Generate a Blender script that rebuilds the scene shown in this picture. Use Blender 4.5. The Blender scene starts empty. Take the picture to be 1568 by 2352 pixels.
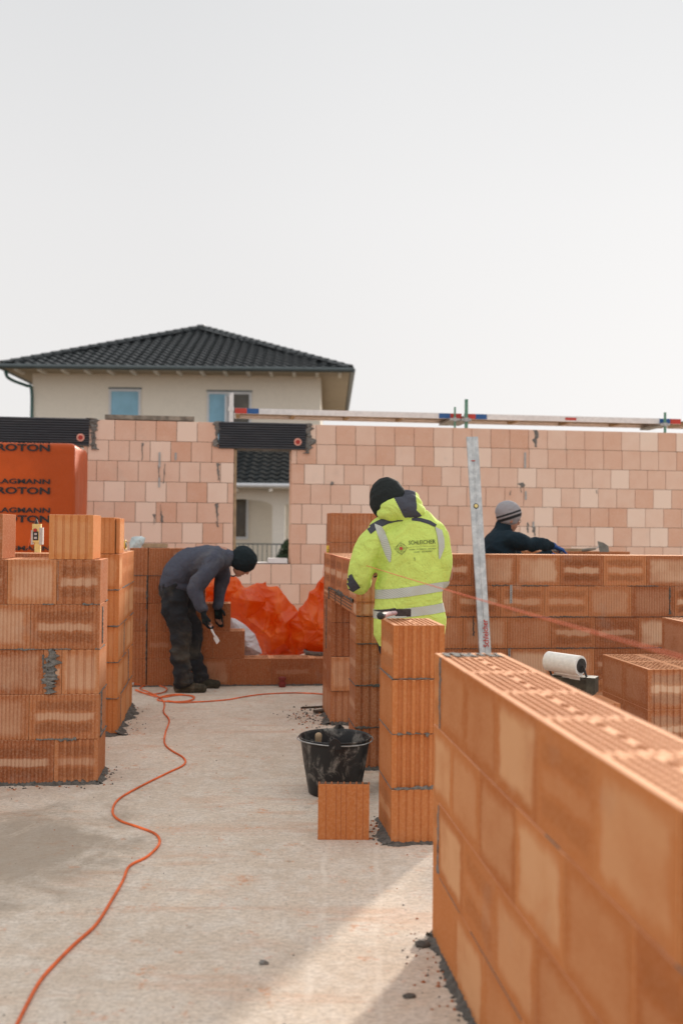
import bpy, math, random
from mathutils import Vector, Matrix, noise
from mathutils.bvhtree import BVHTree
from mathutils.geometry import delaunay_2d_cdt
random.seed(7)
S = bpy.context.scene
COL = S.collection
R = math.radians
# ------------------------------------------------------------------ camera
FPX = 2287.0; CAMH = 1.43
roll = R(0.57); pitch = math.atan(41/FPX)
right = Vector((math.cos(roll), 0, math.sin(roll)))
up = Vector((-math.sin(roll), 0, math.cos(roll)))
fwd = Vector((0, 1, 0))
Rp = Matrix.Rotation(pitch, 3, 'X')
right, up, fwd = Rp@right, Rp@up, Rp@fwd
CAM = Vector((0, 0, CAMH))
def ray(x, y):
    return (fwd*FPX + right*(x-784) - up*(y-1176)).normalized()
def G(x, y, z=0.0):                       # point of the plane at height z seen at this place
    r = ray(x, y); return CAM + r*((z-CAMH)/r.z)
def Dp(x, y, d):                          # point at distance d along the view
    r = ray(x, y); return CAM + r*(d/r.y)
def Xat(x, d): return (x-784)/FPX*d
VPX = 515
Dv = Vector(((VPX-784)/FPX, 1, 0)).normalized()     # along the long walls
Ev = Vector((Dv.y, -Dv.x, 0))                       # across them, to the right

cd = bpy.data.cameras.new('camera'); cam = bpy.data.objects.new('camera', cd); COL.objects.link(cam)
m3 = Matrix((right, up, -fwd)).transposed()
cam.matrix_world = Matrix.Translation(CAM) @ m3.to_4x4()
cd.sensor_fit = 'VERTICAL'; cd.sensor_height = 36; cd.sensor_width = 24; cd.lens = 35.0
cd.clip_start = 0.05; cd.clip_end = 2000
cd.dof.use_dof = True; cd.dof.focus_distance = 5.7; cd.dof.aperture_fstop = 2.0
S.camera = cam
# ------------------------------------------------------------------ nodes
class NT:
    def __init__(s, name):
        s.mat = bpy.data.materials.new(name); s.mat.use_nodes = True
        s.t = s.mat.node_tree; s.b = s.t.nodes['Principled BSDF']; s.L = s.t.links
    def put(s, sock, v):
        if hasattr(v, 'is_linked') or hasattr(v, 'links'): s.L.new(v, sock)
        elif isinstance(v, (tuple, list)) and sock.type == 'RGBA': sock.default_value = (*v[:3], 1)
        elif isinstance(v, (tuple, list)): sock.default_value = v
        else: sock.default_value = v
    def m(s, op, a, b=0.0, c=0.0, clamp=False):
        n = s.t.nodes.new('ShaderNodeMath'); n.operation = op; n.use_clamp = clamp
        s.put(n.inputs[0], a); s.put(n.inputs[1], b)
        s.put(n.inputs[2], c)
        return n.outputs[0]
    def mix(s, f, a, b, bt='MIX'):
        n = s.t.nodes.new('ShaderNodeMix'); n.data_type = 'RGBA'; n.blend_type = bt
        s.put(n.inputs[0], f); s.put(n.inputs[6], a); s.put(n.inputs[7], b); return n.outputs[2]
    def ss(s, x, a, b, lo=0.0, hi=1.0):
        n = s.t.nodes.new('ShaderNodeMapRange'); n.interpolation_type = 'SMOOTHSTEP'
        s.put(n.inputs[0], x); n.inputs[1].default_value = a; n.inputs[2].default_value = b
        n.inputs[3].default_value = lo; n.inputs[4].default_value = hi; return n.outputs[0]
    def noise(s, scale, detail=4, rough=.55, co=None, sc=None, dist=0.0):
        n = s.t.nodes.new('ShaderNodeTexNoise'); n.inputs['Scale'].default_value = scale
        n.inputs['Detail'].default_value = detail; n.inputs['Roughness'].default_value = rough
        n.inputs['Distortion'].default_value = dist
        c = co if co is not None else s.pos()
        if sc:
            mp = s.t.nodes.new('ShaderNodeMapping'); mp.inputs['Scale'].default_value = sc
            s.L.new(c, mp.inputs[0]); c = mp.outputs[0]
        s.L.new(c, n.inputs['Vector']); return n.outputs['Fac']
    def voro(s, scale, co=None, feature='F1'):
        n = s.t.nodes.new('ShaderNodeTexVoronoi'); n.inputs['Scale'].default_value = scale; n.feature = feature
        s.L.new(co if co is not None else s.pos(), n.inputs['Vector']); return n
    def pos(s):
        if not hasattr(s, '_p'): s._p = s.t.nodes.new('ShaderNodeNewGeometry').outputs['Position']
        return s._p
    def sep(s, v):
        n = s.t.nodes.new('ShaderNodeSeparateXYZ'); s.L.new(v, n.inputs[0]); return n.outputs
    def attr(s, name):
        n = s.t.nodes.new('ShaderNodeAttribute'); n.attribute_name = name; return n
    def bump(s, h, strength=.3, dist=.01):
        n = s.t.nodes.new('ShaderNodeBump'); n.inputs['Strength'].default_value = strength
        n.inputs['Distance'].default_value = dist; s.L.new(h, n.inputs['Height'])
        s.L.new(n.outputs[0], s.b.inputs['Normal'])
    def out(s, col=None, rough=None, **k):
        if col is not None: s.put(s.b.inputs['Base Color'], col)
        if rough is not None: s.put(s.b.inputs['Roughness'], rough)
        for a, v in k.items(): s.put(s.b.inputs[a.replace('_', ' ')], v)
        return s.mat
def simple(name, col, rough=.7, var=.15, scale=20, bump=.15, bd=.004, **k):
    n = NT(name); f = n.noise(scale, 5)
    g = n.noise(scale*.17, 3)
    c = n.mix(n.ss(f, .3, .7), tuple(x*(1-var) for x in col), tuple(min(1, x*(1+var)) for x in col))
    c = n.mix(n.ss(g, .35, .7, 0, var*1.5), c, tuple(x*.6 for x in col))
    if bump: n.bump(f, bump, bd)
    return n.out(c, rough, **k)
def brick_mat(name, cd_, cm, cp, dust=.25, orangeTop=None):
    n = NT(name); t = n.t.nodes.new('ShaderNodeAttribute'); t.attribute_name = 'tint'
    sp = n.sep(t.outputs['Vector']); tr, tg, tb = sp[0], sp[1], sp[2]
    uvn = n.t.nodes.new('ShaderNodeUVMap'); uvn.uv_map = 'UVMap'
    uv = n.sep(uvn.outputs[0]); u, v = uv[0], uv[1]
    n1 = n.noise(5, 4); n2 = n.noise(90, 4, .65); n3 = n.noise(14, 5, .6)
    base = n.mix(n.m('ADD', tr, n.m('MULTIPLY', n.m('SUBTRACT', n1, .5), .5), clamp=True), cd_, cm)
    wob = n.m('MULTIPLY', n.m('SUBTRACT', n3, .5), .22)
    uu = n.m('ADD', u, wob); vv = n.m('ADD', v, wob)
    ub = n.m('MULTIPLY', n.ss(uu, .04, .14), n.ss(uu, .86, .96, 1, 0))
    vb = n.m('MULTIPLY', n.ss(vv, .05, .2), n.ss(vv, .78, .95, 1, 0))
    box = n.m('MULTIPLY', ub, vb)
    cs = n.m('COSINE', n.m('MULTIPLY', n.m('SUBTRACT', vv, .5), 12.566))
    bd = n.m('MULTIPLY', n.m('MULTIPLY', tg, ub), n.ss(cs, .1, -.7))
    bp = n.m('MULTIPLY', n.m('MULTIPLY', tg, box), n.ss(cs, .2, .8))
    pale = n.m('MULTIPLY', n.m('MULTIPLY', tb, box), n.ss(n1, .3, .6, .55, 1))
    base = n.mix(n.m('MULTIPLY', bd, .75), base, tuple(x*.72 for x in cd_))
    base = n.mix(n.m('ADD', n.m('MULTIPLY', bp, .7), pale, clamp=True), base, cp)
    base = n.mix(n.ss(n2, .35, .8, 0, .28), base, cp)
    dm = n.m('MULTIPLY', n.ss(n.noise(3.1, 6, .7), .56, .72), dust)
    base = n.mix(dm, base, (.42, .38, .33))
    n.bump(n2, .25, .003)
    return n.out(base, .88, Specular_IOR_Level=.15)
MAT = {}
MAT['brick'] = brick_mat('fired_clay', (.34, .103, .037), (.57, .225, .092), (.75, .52, .36))
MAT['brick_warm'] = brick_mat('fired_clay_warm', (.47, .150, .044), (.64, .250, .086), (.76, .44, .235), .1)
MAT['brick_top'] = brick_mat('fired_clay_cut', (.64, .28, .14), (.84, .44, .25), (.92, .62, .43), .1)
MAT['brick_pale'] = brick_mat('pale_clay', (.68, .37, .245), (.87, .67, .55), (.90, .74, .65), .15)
MAT['mortar'] = simple('mortar', (.20, .19, .175), .95, .35, 60, .8, .01)
MAT['mortar_dark'] = simple('wet_mortar', (.115, .105, .092), .8, .4, 50, .8, .01)
MAT['joint'] = simple('joint', (.13, .085, .06), .95, .3, 40)
# concrete floor
n = NT('concrete_slab'); P = n.pos()
a = n.noise(1.3, 6, .6); b = n.noise(9, 6, .65); c_ = n.noise(70, 5, .7); e_ = n.noise(3, 6, .7, sc=(.35, 2.2, 1), dist=.4)
brush = n.noise(45, 5, .75, sc=(.6, 1.3, 1))
base = n.mix(n.ss(a, .3, .7), (.62, .515, .415), (.75, .645, .535))
base = n.mix(n.ss(b, .42, .62, 0, .6), base, (.76, .69, .61))
base = n.mix(n.ss(brush, .35, .6, .42, 0), base, (.36, .30, .24))
st = n.m('MULTIPLY', n.ss(e_, .50, .64), n.ss(a, .40, .55))
base = n.mix(n.m('MULTIPLY', st, .38), base, (.56, .29, .16))
base = n.mix(n.ss(n.noise(4.5, 7, .72, dist=.6), .52, .66, 0, .42), base, (.50, .41, .32))
st2 = n.m('MULTIPLY', n.ss(n.noise(6, 5, .75), .56, .66), n.ss(n.noise(30, 4), .4, .6))
base = n.mix(n.m('MULTIPLY', st2, .55), base, (.60, .22, .08))
sx = n.sep(P)
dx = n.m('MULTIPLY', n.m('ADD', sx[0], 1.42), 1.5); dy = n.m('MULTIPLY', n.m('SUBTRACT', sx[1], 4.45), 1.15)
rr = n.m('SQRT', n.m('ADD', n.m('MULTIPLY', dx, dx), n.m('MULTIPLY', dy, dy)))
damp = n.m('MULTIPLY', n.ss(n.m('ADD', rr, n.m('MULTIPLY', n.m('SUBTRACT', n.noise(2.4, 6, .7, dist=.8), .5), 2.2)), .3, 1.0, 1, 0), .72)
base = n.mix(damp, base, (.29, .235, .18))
spk = n.voro(26); sp2 = n.m('MULTIPLY', n.ss(spk.outputs['Distance'], .06, .14, 1, 0), n.ss(n.noise(7, 2), .5, .58))
base = n.mix(n.m('MULTIPLY', sp2, .7), base, (.18, .14, .11))
base = n.mix(n.ss(c_, .45, .65, 0, .38), base, (.30, .25, .2))
ln = n.noise(1.1, 3, .5)
for x0_, w_ in ((-.12, .010), (.10, .009)):
    dxx = n.m('ABSOLUTE', n.m('SUBTRACT', n.m('ADD', sx[0], n.m('ADD', n.m('MULTIPLY', sx[1], -.03), n.m('MULTIPLY', ln, .12))), x0_))
    base = n.mix(n.m('MULTIPLY', n.ss(dxx, w_*.4, w_*1.8, .28, 0), n.ss(n.noise(5, 4), .35, .6)), base, (.80, .72, .63))
scf = n.voro(5.5); base = n.mix(n.m('MULTIPLY', n.ss(scf.outputs['Distance'], .05, .16, 1, 0), n.ss(n.noise(30, 4, .7), .45, .55, 0, .55)), base, (.33, .26, .2))
n.bump(n.m('ADD', n.m('MULTIPLY', b, .5), n.m('ADD', n.m('MULTIPLY', c_, .35), n.m('MULTIPLY', brush, .6))), .5, .008)
MAT['concrete'] = n.out(base, .9, Specular_IOR_Level=.2)
MAT['earth'] = simple('earth', (.20, .15, .10), .95, .4, 3, .5, .02)
MAT['plaster'] = simple('cream_plaster', (.80, .745, .65), .9, .04, 30, .2, .002)
MAT['plaster_white'] = simple('white_plaster', (.74, .71, .65), .9, .04, 30, .2, .002)
MAT['tile'] = simple('dark_roof_tile', (.030, .037, .041), .42, .35, 9, .2, .004)
MAT['gutter'] = simple('grey_gutter', (.065, .085, .09), .4, .1, 9, 0)
MAT['soffit'] = simple('soffit', (.38, .32, .24), .8, .1, 9, 0)
MAT['frame'] = simple('window_frame', (.62, .64, .67), .4, .05, 9, 0)
MAT['glass'] = simple('window_glass', (.22, .46, .62), .2, .1, 2, 0)  # sky reflection put into the panes as a blue base colour
MAT['glass_dark'] = simple('window_glass_dark', (.10, .085, .06), .15, .8, 2.5, 0)
n = NT('ribbed_shutter_box'); MAT['lintel'] = n.out(n.mix(n.ss(n.noise(6, 6, .7, sc=(.3, 1, 2)), .45, .75, 0, .5), (.036, .040, .050), (.095, .095, .10)), .5)
MAT['red'] = simple('red_cap', (.42, .03, .02), .5, .1, 20, 0)
MAT['pink'] = simple('pink_ring', (.75, .36, .28), .6, .1, 20, 0)
MAT['darkred'] = simple('dark_red_plastic', (.22, .03, .025), .5, .2, 20, 0)
n = NT('aluminium'); MAT['alu'] = n.out(n.mix(n.ss(n.noise(14, 6, .7), .35, .7), (.42, .44, .45), (.66, .67, .67)), .42, Metallic=.45); n.bump(n.noise(60, 4), .1, .002)
MAT['alu_white'] = simple('pale_aluminium', (.70, .71, .72), .45, .08, 20, .1)
MAT['ply'] = simple('plywood', (.26, .19, .12), .8, .2, 12, .2)
MAT['bluep'] = simple('blue_paint', (.02, .10, .30), .5, .1, 20, 0)
MAT['redp'] = simple('red_paint', (.50, .045, .03), .5, .1, 20, 0)
MAT['green'] = simple('green_post', (.10, .26, .19), .5, .1, 20, 0)
MAT['steel'] = simple('galvanised_steel', (.42, .43, .43), .4, .2, 40, .1, Metallic=.6)
MAT['wood'] = simple('timber', (.40, .29, .18), .8, .25, 12, .3)
MAT['wood_grey'] = simple('weathered_timber', (.27, .235, .19), .85, .45, 10, .4)
MAT['wood_dark'] = simple('dark_wood', (.07, .05, .035), .85, .3, 20, .4)
MAT['yellow'] = simple('yellow_paint', (.72, .50, .05), .5, .12, 30, .1)
MAT['paleyellow'] = simple('pale_yellow_plastic', (.78, .62, .24), .5, .1, 30, .1)
MAT['grey'] = simple('grey_plastic', (.50, .50, .49), .5, .1, 30, .1)
MAT['black'] = simple('black_plastic', (.018, .018, .018), .5, .3, 30, .2)
MAT['white'] = simple('white_fleece', (.80, .78, .75), .9, .06, 50, .5, .004)
MAT['styro'] = simple('white_foam', (.80, .78, .78), .9, .05, 60, .2)
MAT['cable'] = simple('orange_cable', (.78, .15, .035), .6, .3, 9, .1)
MAT['string'] = simple('red_string', (.80, .17, .08), .7, .1, 60, 0)
MAT['skin'] = simple('skin', (.42, .20, .13), .6, .12, 25, .2, .002, Subsurface_Weight=.1)
MAT['leaf'] = simple('evergreen', (.035, .06, .025), .8, .4, 20, .3)
MAT['ink'] = simple('black_print', (.016, .014, .014), .6, .1, 20, 0)
MAT['inkjacket'] = simple('dark_green_print', (.07, .10, .03), .7, .1, 20, 0)
# bucket: black plastic with dried mortar
n = NT('bucket_plastic'); f = n.noise(11, 7, .72, sc=(1.2, 1.2, .75), dist=.5)
MAT['bucket'] = n.out(n.mix(n.m('MULTIPLY', n.ss(f, .50, .66), n.ss(n.noise(60, 3), .3, .6, .5, 1)), (.009, .009, .010), (.20, .185, .165)), .5)
# translucent orange wrapping
def plastic(name, col, tr, wr=12):
    n = NT(name); f = n.noise(wr, 5, .6, dist=1.2); g = n.noise(wr*.3, 4, .6, dist=.8)
    n.bump(n.m('ADD', f, n.m('MULTIPLY', g, 2)), .55, .02)
    c = n.mix(n.ss(g, .35, .7), tuple(x*.72 for x in col), col)
    return n.out(c, .42, Transmission_Weight=tr, Specular_IOR_Level=.25)
MAT['wrap'] = plastic('orange_shrink_wrap', (.62, .098, .012), 0, 2.5)
n = NT('orange_loose_film'); g = n.noise(4, 4, .6, dist=.8); f = n.noise(7, 5, .5, dist=2.2)
n.bump(n.m('ADD', f, n.m('MULTIPLY', g, 1.5)), .65, .03)
n.out(n.mix(n.ss(g, .35, .7), (.70, .11, .012), (.93, .25, .035)), .26, Coat_Weight=.15)
tn = n.t.nodes.new('ShaderNodeBsdfTranslucent'); tn.inputs[0].default_value = (.98, .30, .05, 1)
mx = n.t.nodes.new('ShaderNodeMixShader'); mx.inputs[0].default_value = .5
o_ = n.t.nodes['Material Output']; n.L.new(n.b.outputs[0], mx.inputs[1]); n.L.new(tn.outputs[0], mx.inputs[2]); n.L.new(mx.outputs[0], o_.inputs[0])
MAT['tarp'] = n.mat
MAT['sheet'] = simple('white_sheet', (.62, .60, .62), .5, .12, 8, .4, .02)
def cloth(name, col, dirt=None, amt=.5, sc=5, rough=.9, fz=.5):
    n = NT(name); f = n.noise(sc, 6, .62, dist=.4); g = n.noise(130, 3, .7)
    c = n.mix(n.ss(g, .3, .7, 0, .35), col, tuple(min(1, x*1.35) for x in col))
    if dirt: c = n.mix(n.ss(f, .47, .68, 0, amt), c, dirt)
    n.bump(n.m('ADD', n.m('MULTIPLY', n.noise(13, 4, .5, dist=1.6), 3.0), n.m('MULTIPLY', g, .35)), fz, .012)
    return n.out(c, rough, Specular_IOR_Level=.2)
MAT['hivis'] = cloth('high_visibility_fabric', (.60, .75, .17), (.46, .58, .13), .35, 4, .85, .6)
MAT['charcoal'] = cloth('charcoal_fabric', (.065, .068, .085))
MAT['fleece'] = cloth('grey_blue_fleece', (.068, .075, .102), (.14, .14, .15), .55, 4)
MAT['fleece_dark'] = cloth('dark_teal_fleece', (.010, .022, .032), (.02, .035, .045), .4)
MAT['trousers'] = cloth('dusty_work_trousers', (.026, .028, .032), (.12, .105, .082), .7, 3.6)
MAT['trousers_dark'] = cloth('dark_trousers', (.018, .022, .03), (.05, .05, .05), .4)
MAT['beanie'] = cloth('black_knit', (.014, .022, .026), None, 0, 9)
MAT['beanie2'] = cloth('charcoal_knit', (.020, .024, .024), None, 0, 9)
MAT['glove'] = cloth('black_glove', (.012, .016, .018), (.03, .10, .09), .35, 16)
MAT['glove_blue'] = cloth('blue_glove', (.03, .09, .28), (.02, .03, .06), .5, 14)
MAT['boot'] = cloth('muddy_boot', (.05, .045, .032), (.15, .125, .09), .8, 9)
n = NT('reflective_tape')
w = n.t.nodes.new('ShaderNodeTexWave'); w.bands_direction = 'DIAGONAL'; w.inputs['Scale'].default_value = 52; n.L.new(n.pos(), w.inputs[0])
MAT['tape'] = n.out(n.mix(n.ss(w.outputs['Fac'], .2, .6, .0, .75), (.56, .58, .52), (.40, .42, .37)), .5)
# striped knit of the third worker
n = NT('striped_knit'); KZ = n.sep(n.pos()); KQ = n.m('ADD', KZ[2], n.m('MULTIPLY', KZ[0], -.33))
def bandz(a, b): return KN.m('MULTIPLY', KN.ss(KQ, a-.003, a+.003), KN.ss(KQ, b-.003, b+.003, 1, 0))
KN = n
# ------------------------------------------------------------------ mesh builder
class MB:
    def __init__(s): s.v = []; s.f = []; s.mi = []; s.uv = []; s.tint = []
    def V(s, p): s.v.append(tuple(p)); return len(s.v)-1
    def F(s, idx, mi=0, uv=None, tint=(0, 0, 0)):
        s.f.append(tuple(idx)); s.mi.append(mi); s.uv.append(uv); s.tint.append(tint)
    def box(s, p0, e, n, sz, mi=0, tint=(0, 0, 0)):       # p0 corner, e along, n across, sz=(l,t,h)
        z = Vector((0, 0, 1)); P = [Vector(p0)+e*(sz[0]*i)+n*(sz[1]*j)+z*(sz[2]*k) for k in (0, 1) for j in (0, 1) for i in (0, 1)]
        b = [s.V(p) for p in P]
        for q in ((0, 2, 3, 1), (4, 5, 7, 6), (0, 1, 5, 4), (2, 6, 7, 3), (0, 4, 6, 2), (1, 3, 7, 5)):
            s.F([b[i] for i in q], mi, None, tint)
    def cyl(s, p0, p1, r0, r1=None, seg=16, mi=0, caps=True):
        r1 = r0 if r1 is None else r1
        p0, p1 = Vector(p0), Vector(p1); t = (p1-p0).normalized()
        a = t.orthogonal().normalized(); b = t.cross(a)
        A = []; B = []
        for i in range(seg):
            w = 2*math.pi*i/seg; d = a*math.cos(w)+b*math.sin(w)
            A.append(s.V(p0+d*r0)); B.append(s.V(p1+d*r1))
        for i in range(seg): j = (i+1) % seg; s.F((A[i], A[j], B[j], B[i]), mi)
        if caps: s.F(A[::-1], mi); s.F(B, mi)
    def tube(s, pts, side=(1, 0, 0), seg=14, mi=0, k=4, caps=True):   # pts [(p, ra, rb)]
        Q = []
        for i in range(len(pts)-1):
            def gp(j): j = max(0, min(len(pts)-1, j)); return Vector(pts[j][0]), pts[j][1], pts[j][2]
            a, b, c, d = gp(i-1), gp(i), gp(i+1), gp(i+2)
            for q in range(k):
                t = q/k
                cr = lambda A, B, C, D: .5*((2*B)+(C-A)*t+(2*A-5*B+4*C-D)*t*t+(3*B-A-3*C+D)*t**3)
                Q.append((cr(a[0], b[0], c[0], d[0]), cr(a[1], b[1], c[1], d[1]), cr(a[2], b[2], c[2], d[2])))
        Q.append((Vector(pts[-1][0]), pts[-1][1], pts[-1][2]))
        side = Vector(side); rings = []
        for i, (p, ra, rb) in enumerate(Q):
            t = (Q[min(i+1, len(Q)-1)][0]-Q[max(i-1, 0)][0]).normalized()
            sd = side-t*side.dot(t)
            if sd.length < .05: sd = t.orthogonal()
            sd.normalize(); nn = t.cross(sd)
            def ring(p, ra, rb): return [s.V(p+sd*(ra*math.cos(2*math.pi*w/seg))+nn*(rb*math.sin(2*math.pi*w/seg))) for w in range(seg)]
            if caps and i == 0:
                m = min(ra, rb); rings.append(ring(p-t*m*.75, ra*.4, rb*.4)); rings.append(ring(p-t*m*.45, ra*.8, rb*.8))
            rings.append(ring(p, ra, rb))
            if caps and i == len(Q)-1:
                m = min(ra, rb); rings.append(ring(p+t*m*.45, ra*.8, rb*.8)); rings.append(ring(p+t*m*.75, ra*.4, rb*.4))
        for A, B in zip(rings, rings[1:]):
            for i in range(seg): j = (i+1) % seg; s.F((A[i], A[j], B[j], B[i]), mi)
        s.F(rings[0][::-1], mi); s.F(rings[-1], mi)
    def ell(s, c, r, rot=None, seg=20, mi=0):
        c = Vector(c); M = rot or Matrix.Identity(3); rings = []
        for i in range(1, seg//2):
            ph = math.pi*i/(seg//2)
            rings.append([s.V(c+M@Vector((r[0]*math.sin(ph)*math.cos(2*math.pi*j/seg), r[1]*math.sin(ph)*math.sin(2*math.pi*j/seg), -r[2]*math.cos(ph)))) for j in range(seg)])
        a = s.V(c+M@Vector((0, 0, -r[2]))); b = s.V(c+M@Vector((0, 0, r[2])))
        for j in range(seg):
            s.F((a, rings[0][(j+1) % seg], rings[0][j]), mi); s.F((b, rings[-1][j], rings[-1][(j+1) % seg]), mi)
        for A, B in zip(rings, rings[1:]):
            for j in range(seg): k = (j+1) % seg; s.F((A[j], A[k], B[k], B[j]), mi)
    def build(s, name, mats, parent=None, origin=None, smooth=False):
        o0 = Vector(origin) if origin is not None else (parent.location.copy() if parent else Vector())
        if parent is not None and parent.parent: o0 = parent['_o'] and Vector(parent['_o'])
        if parent is not None and '_o' in parent: o0 = Vector(parent['_o'])
        me = bpy.data.meshes.new(name); me.from_pydata([tuple(Vector(v)-o0) for v in s.v], [], s.f)
        if not isinstance(mats, (list, tuple)): mats = [mats]
        for m in mats: me.materials.append(MAT[m] if isinstance(m, str) else m)
        me.polygons.foreach_set('material_index', s.mi)
        if smooth: me.polygons.foreach_set('use_smooth', [True]*len(s.f))
        if any(u for u in s.uv) or any(t != (0, 0, 0) for t in s.tint):
            ul = me.uv_layers.new(name='UVMap'); fl = []
            for f, u in zip(s.f, s.uv):
                if u: [fl.extend(q) for q in u]
                else: fl.extend([0, 0]*len(f))
            ul.data.foreach_set('uv', fl)
            at = me.attributes.new('tint', 'FLOAT_COLOR', 'FACE'); tl = []
            for t in s.tint: tl.extend((*t, 1))
            at.data.foreach_set('color', tl)
        me.update()
        o = bpy.data.objects.new(name, me); COL.objects.link(o)
        if parent: o.parent = parent
        else: o.location = o0
        o['_o'] = tuple(o0)
        return o
def tag(o, label=None, cat=None, group=None, kind=None):
    if label: o['label'] = label
    if cat: o['category'] = cat
    if group: o['group'] = group
    if kind: o['kind'] = kind
    return o
def empty(name, loc, label, cat, group=None):
    o = bpy.data.objects.new(name, None); COL.objects.link(o); o.location = loc; o['_o'] = tuple(loc)
    o.empty_display_size = .1
    return tag(o, label, cat, group)
def organic(mb, name, mats, parent, voxel=.012, smooth=3, amp=0.0, fs=10, st=(1, 1, 1), matfn=None):
    """unite the builder's shapes into one continuous surface"""
    o = mb.build(name, mats, parent)
    md = o.modifiers.new('r', 'REMESH'); md.mode = 'VOXEL'; md.voxel_size = voxel
    m2 = o.modifiers.new('s', 'SMOOTH'); m2.iterations = smooth; m2.factor = .5
    dg = bpy.context.evaluated_depsgraph_get(); dg.update()
    me = bpy.data.meshes.new_from_object(o.evaluated_get(dg)); o.modifiers.clear()
    o.data = me; me.name = name
    me.materials.clear()
    for m in (mats if isinstance(mats, (list, tuple)) else [mats]): me.materials.append(MAT[m] if isinstance(m, str) else m)
    if amp:
        ns = [v.normal.copy() for v in me.vertices]
        for v, nn in zip(me.vertices, ns):
            q = Vector((v.co.x*st[0], v.co.y*st[1], v.co.z*st[2]))*fs
            a = noise.noise(q); b = noise.noise(q*2.3+Vector((5, 3, 1)))
            v.co += nn*(amp*((1-2*abs(a))*.8+b*.5-.3))
    for p in me.polygons:
        p.use_smooth = True
        p.material_index = matfn(p.center+Vector(o['_o'])) if matfn else 0
    me.update(); return o
# ------------------------------------------------------------------ clay blocks
STY = {'flat': None, 'fine': (.0215, .58, .0038), 'vfine': (.0135, .55, .0042), 'wide': (.046, .62, .008), 'deep': (.040, .30, .012), 'band': (.034, .72, .004)}
def sidepts(L, sty):
    st = STY[sty]; pts = [(0.0, 0.0)]
    if st:
        p, duty, dep = st; mg = .008 if p < .03 else .016
        n = max(1, round((L-2*mg)/p)); p = (L-2*mg)/n; gw = p*(1-duty)
        for k in range(n):
            c = mg+(k+.5)*p; a, b = c-gw/2, c+gw/2; e = min(gw*.25, dep*.7)
            pts += [(a, 0.0), (a+e, dep), (b-e, dep), (b, 0.0)]
    return pts
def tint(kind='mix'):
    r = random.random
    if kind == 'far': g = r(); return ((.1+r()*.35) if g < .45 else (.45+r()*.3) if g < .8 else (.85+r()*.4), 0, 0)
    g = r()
    if kind == 'plain_shaded': return (r()*.35, (.25 if g < .3 else 0), (.3 if g > .85 else 0))  # few pale patches; shade on these walls put into darker clay tints
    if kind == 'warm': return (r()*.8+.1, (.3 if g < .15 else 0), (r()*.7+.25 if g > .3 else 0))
    return (r()*.9, (r()*.5+.5 if g < .42 else 0), (r()*.65+.12 if g > .5 else 0))
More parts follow.
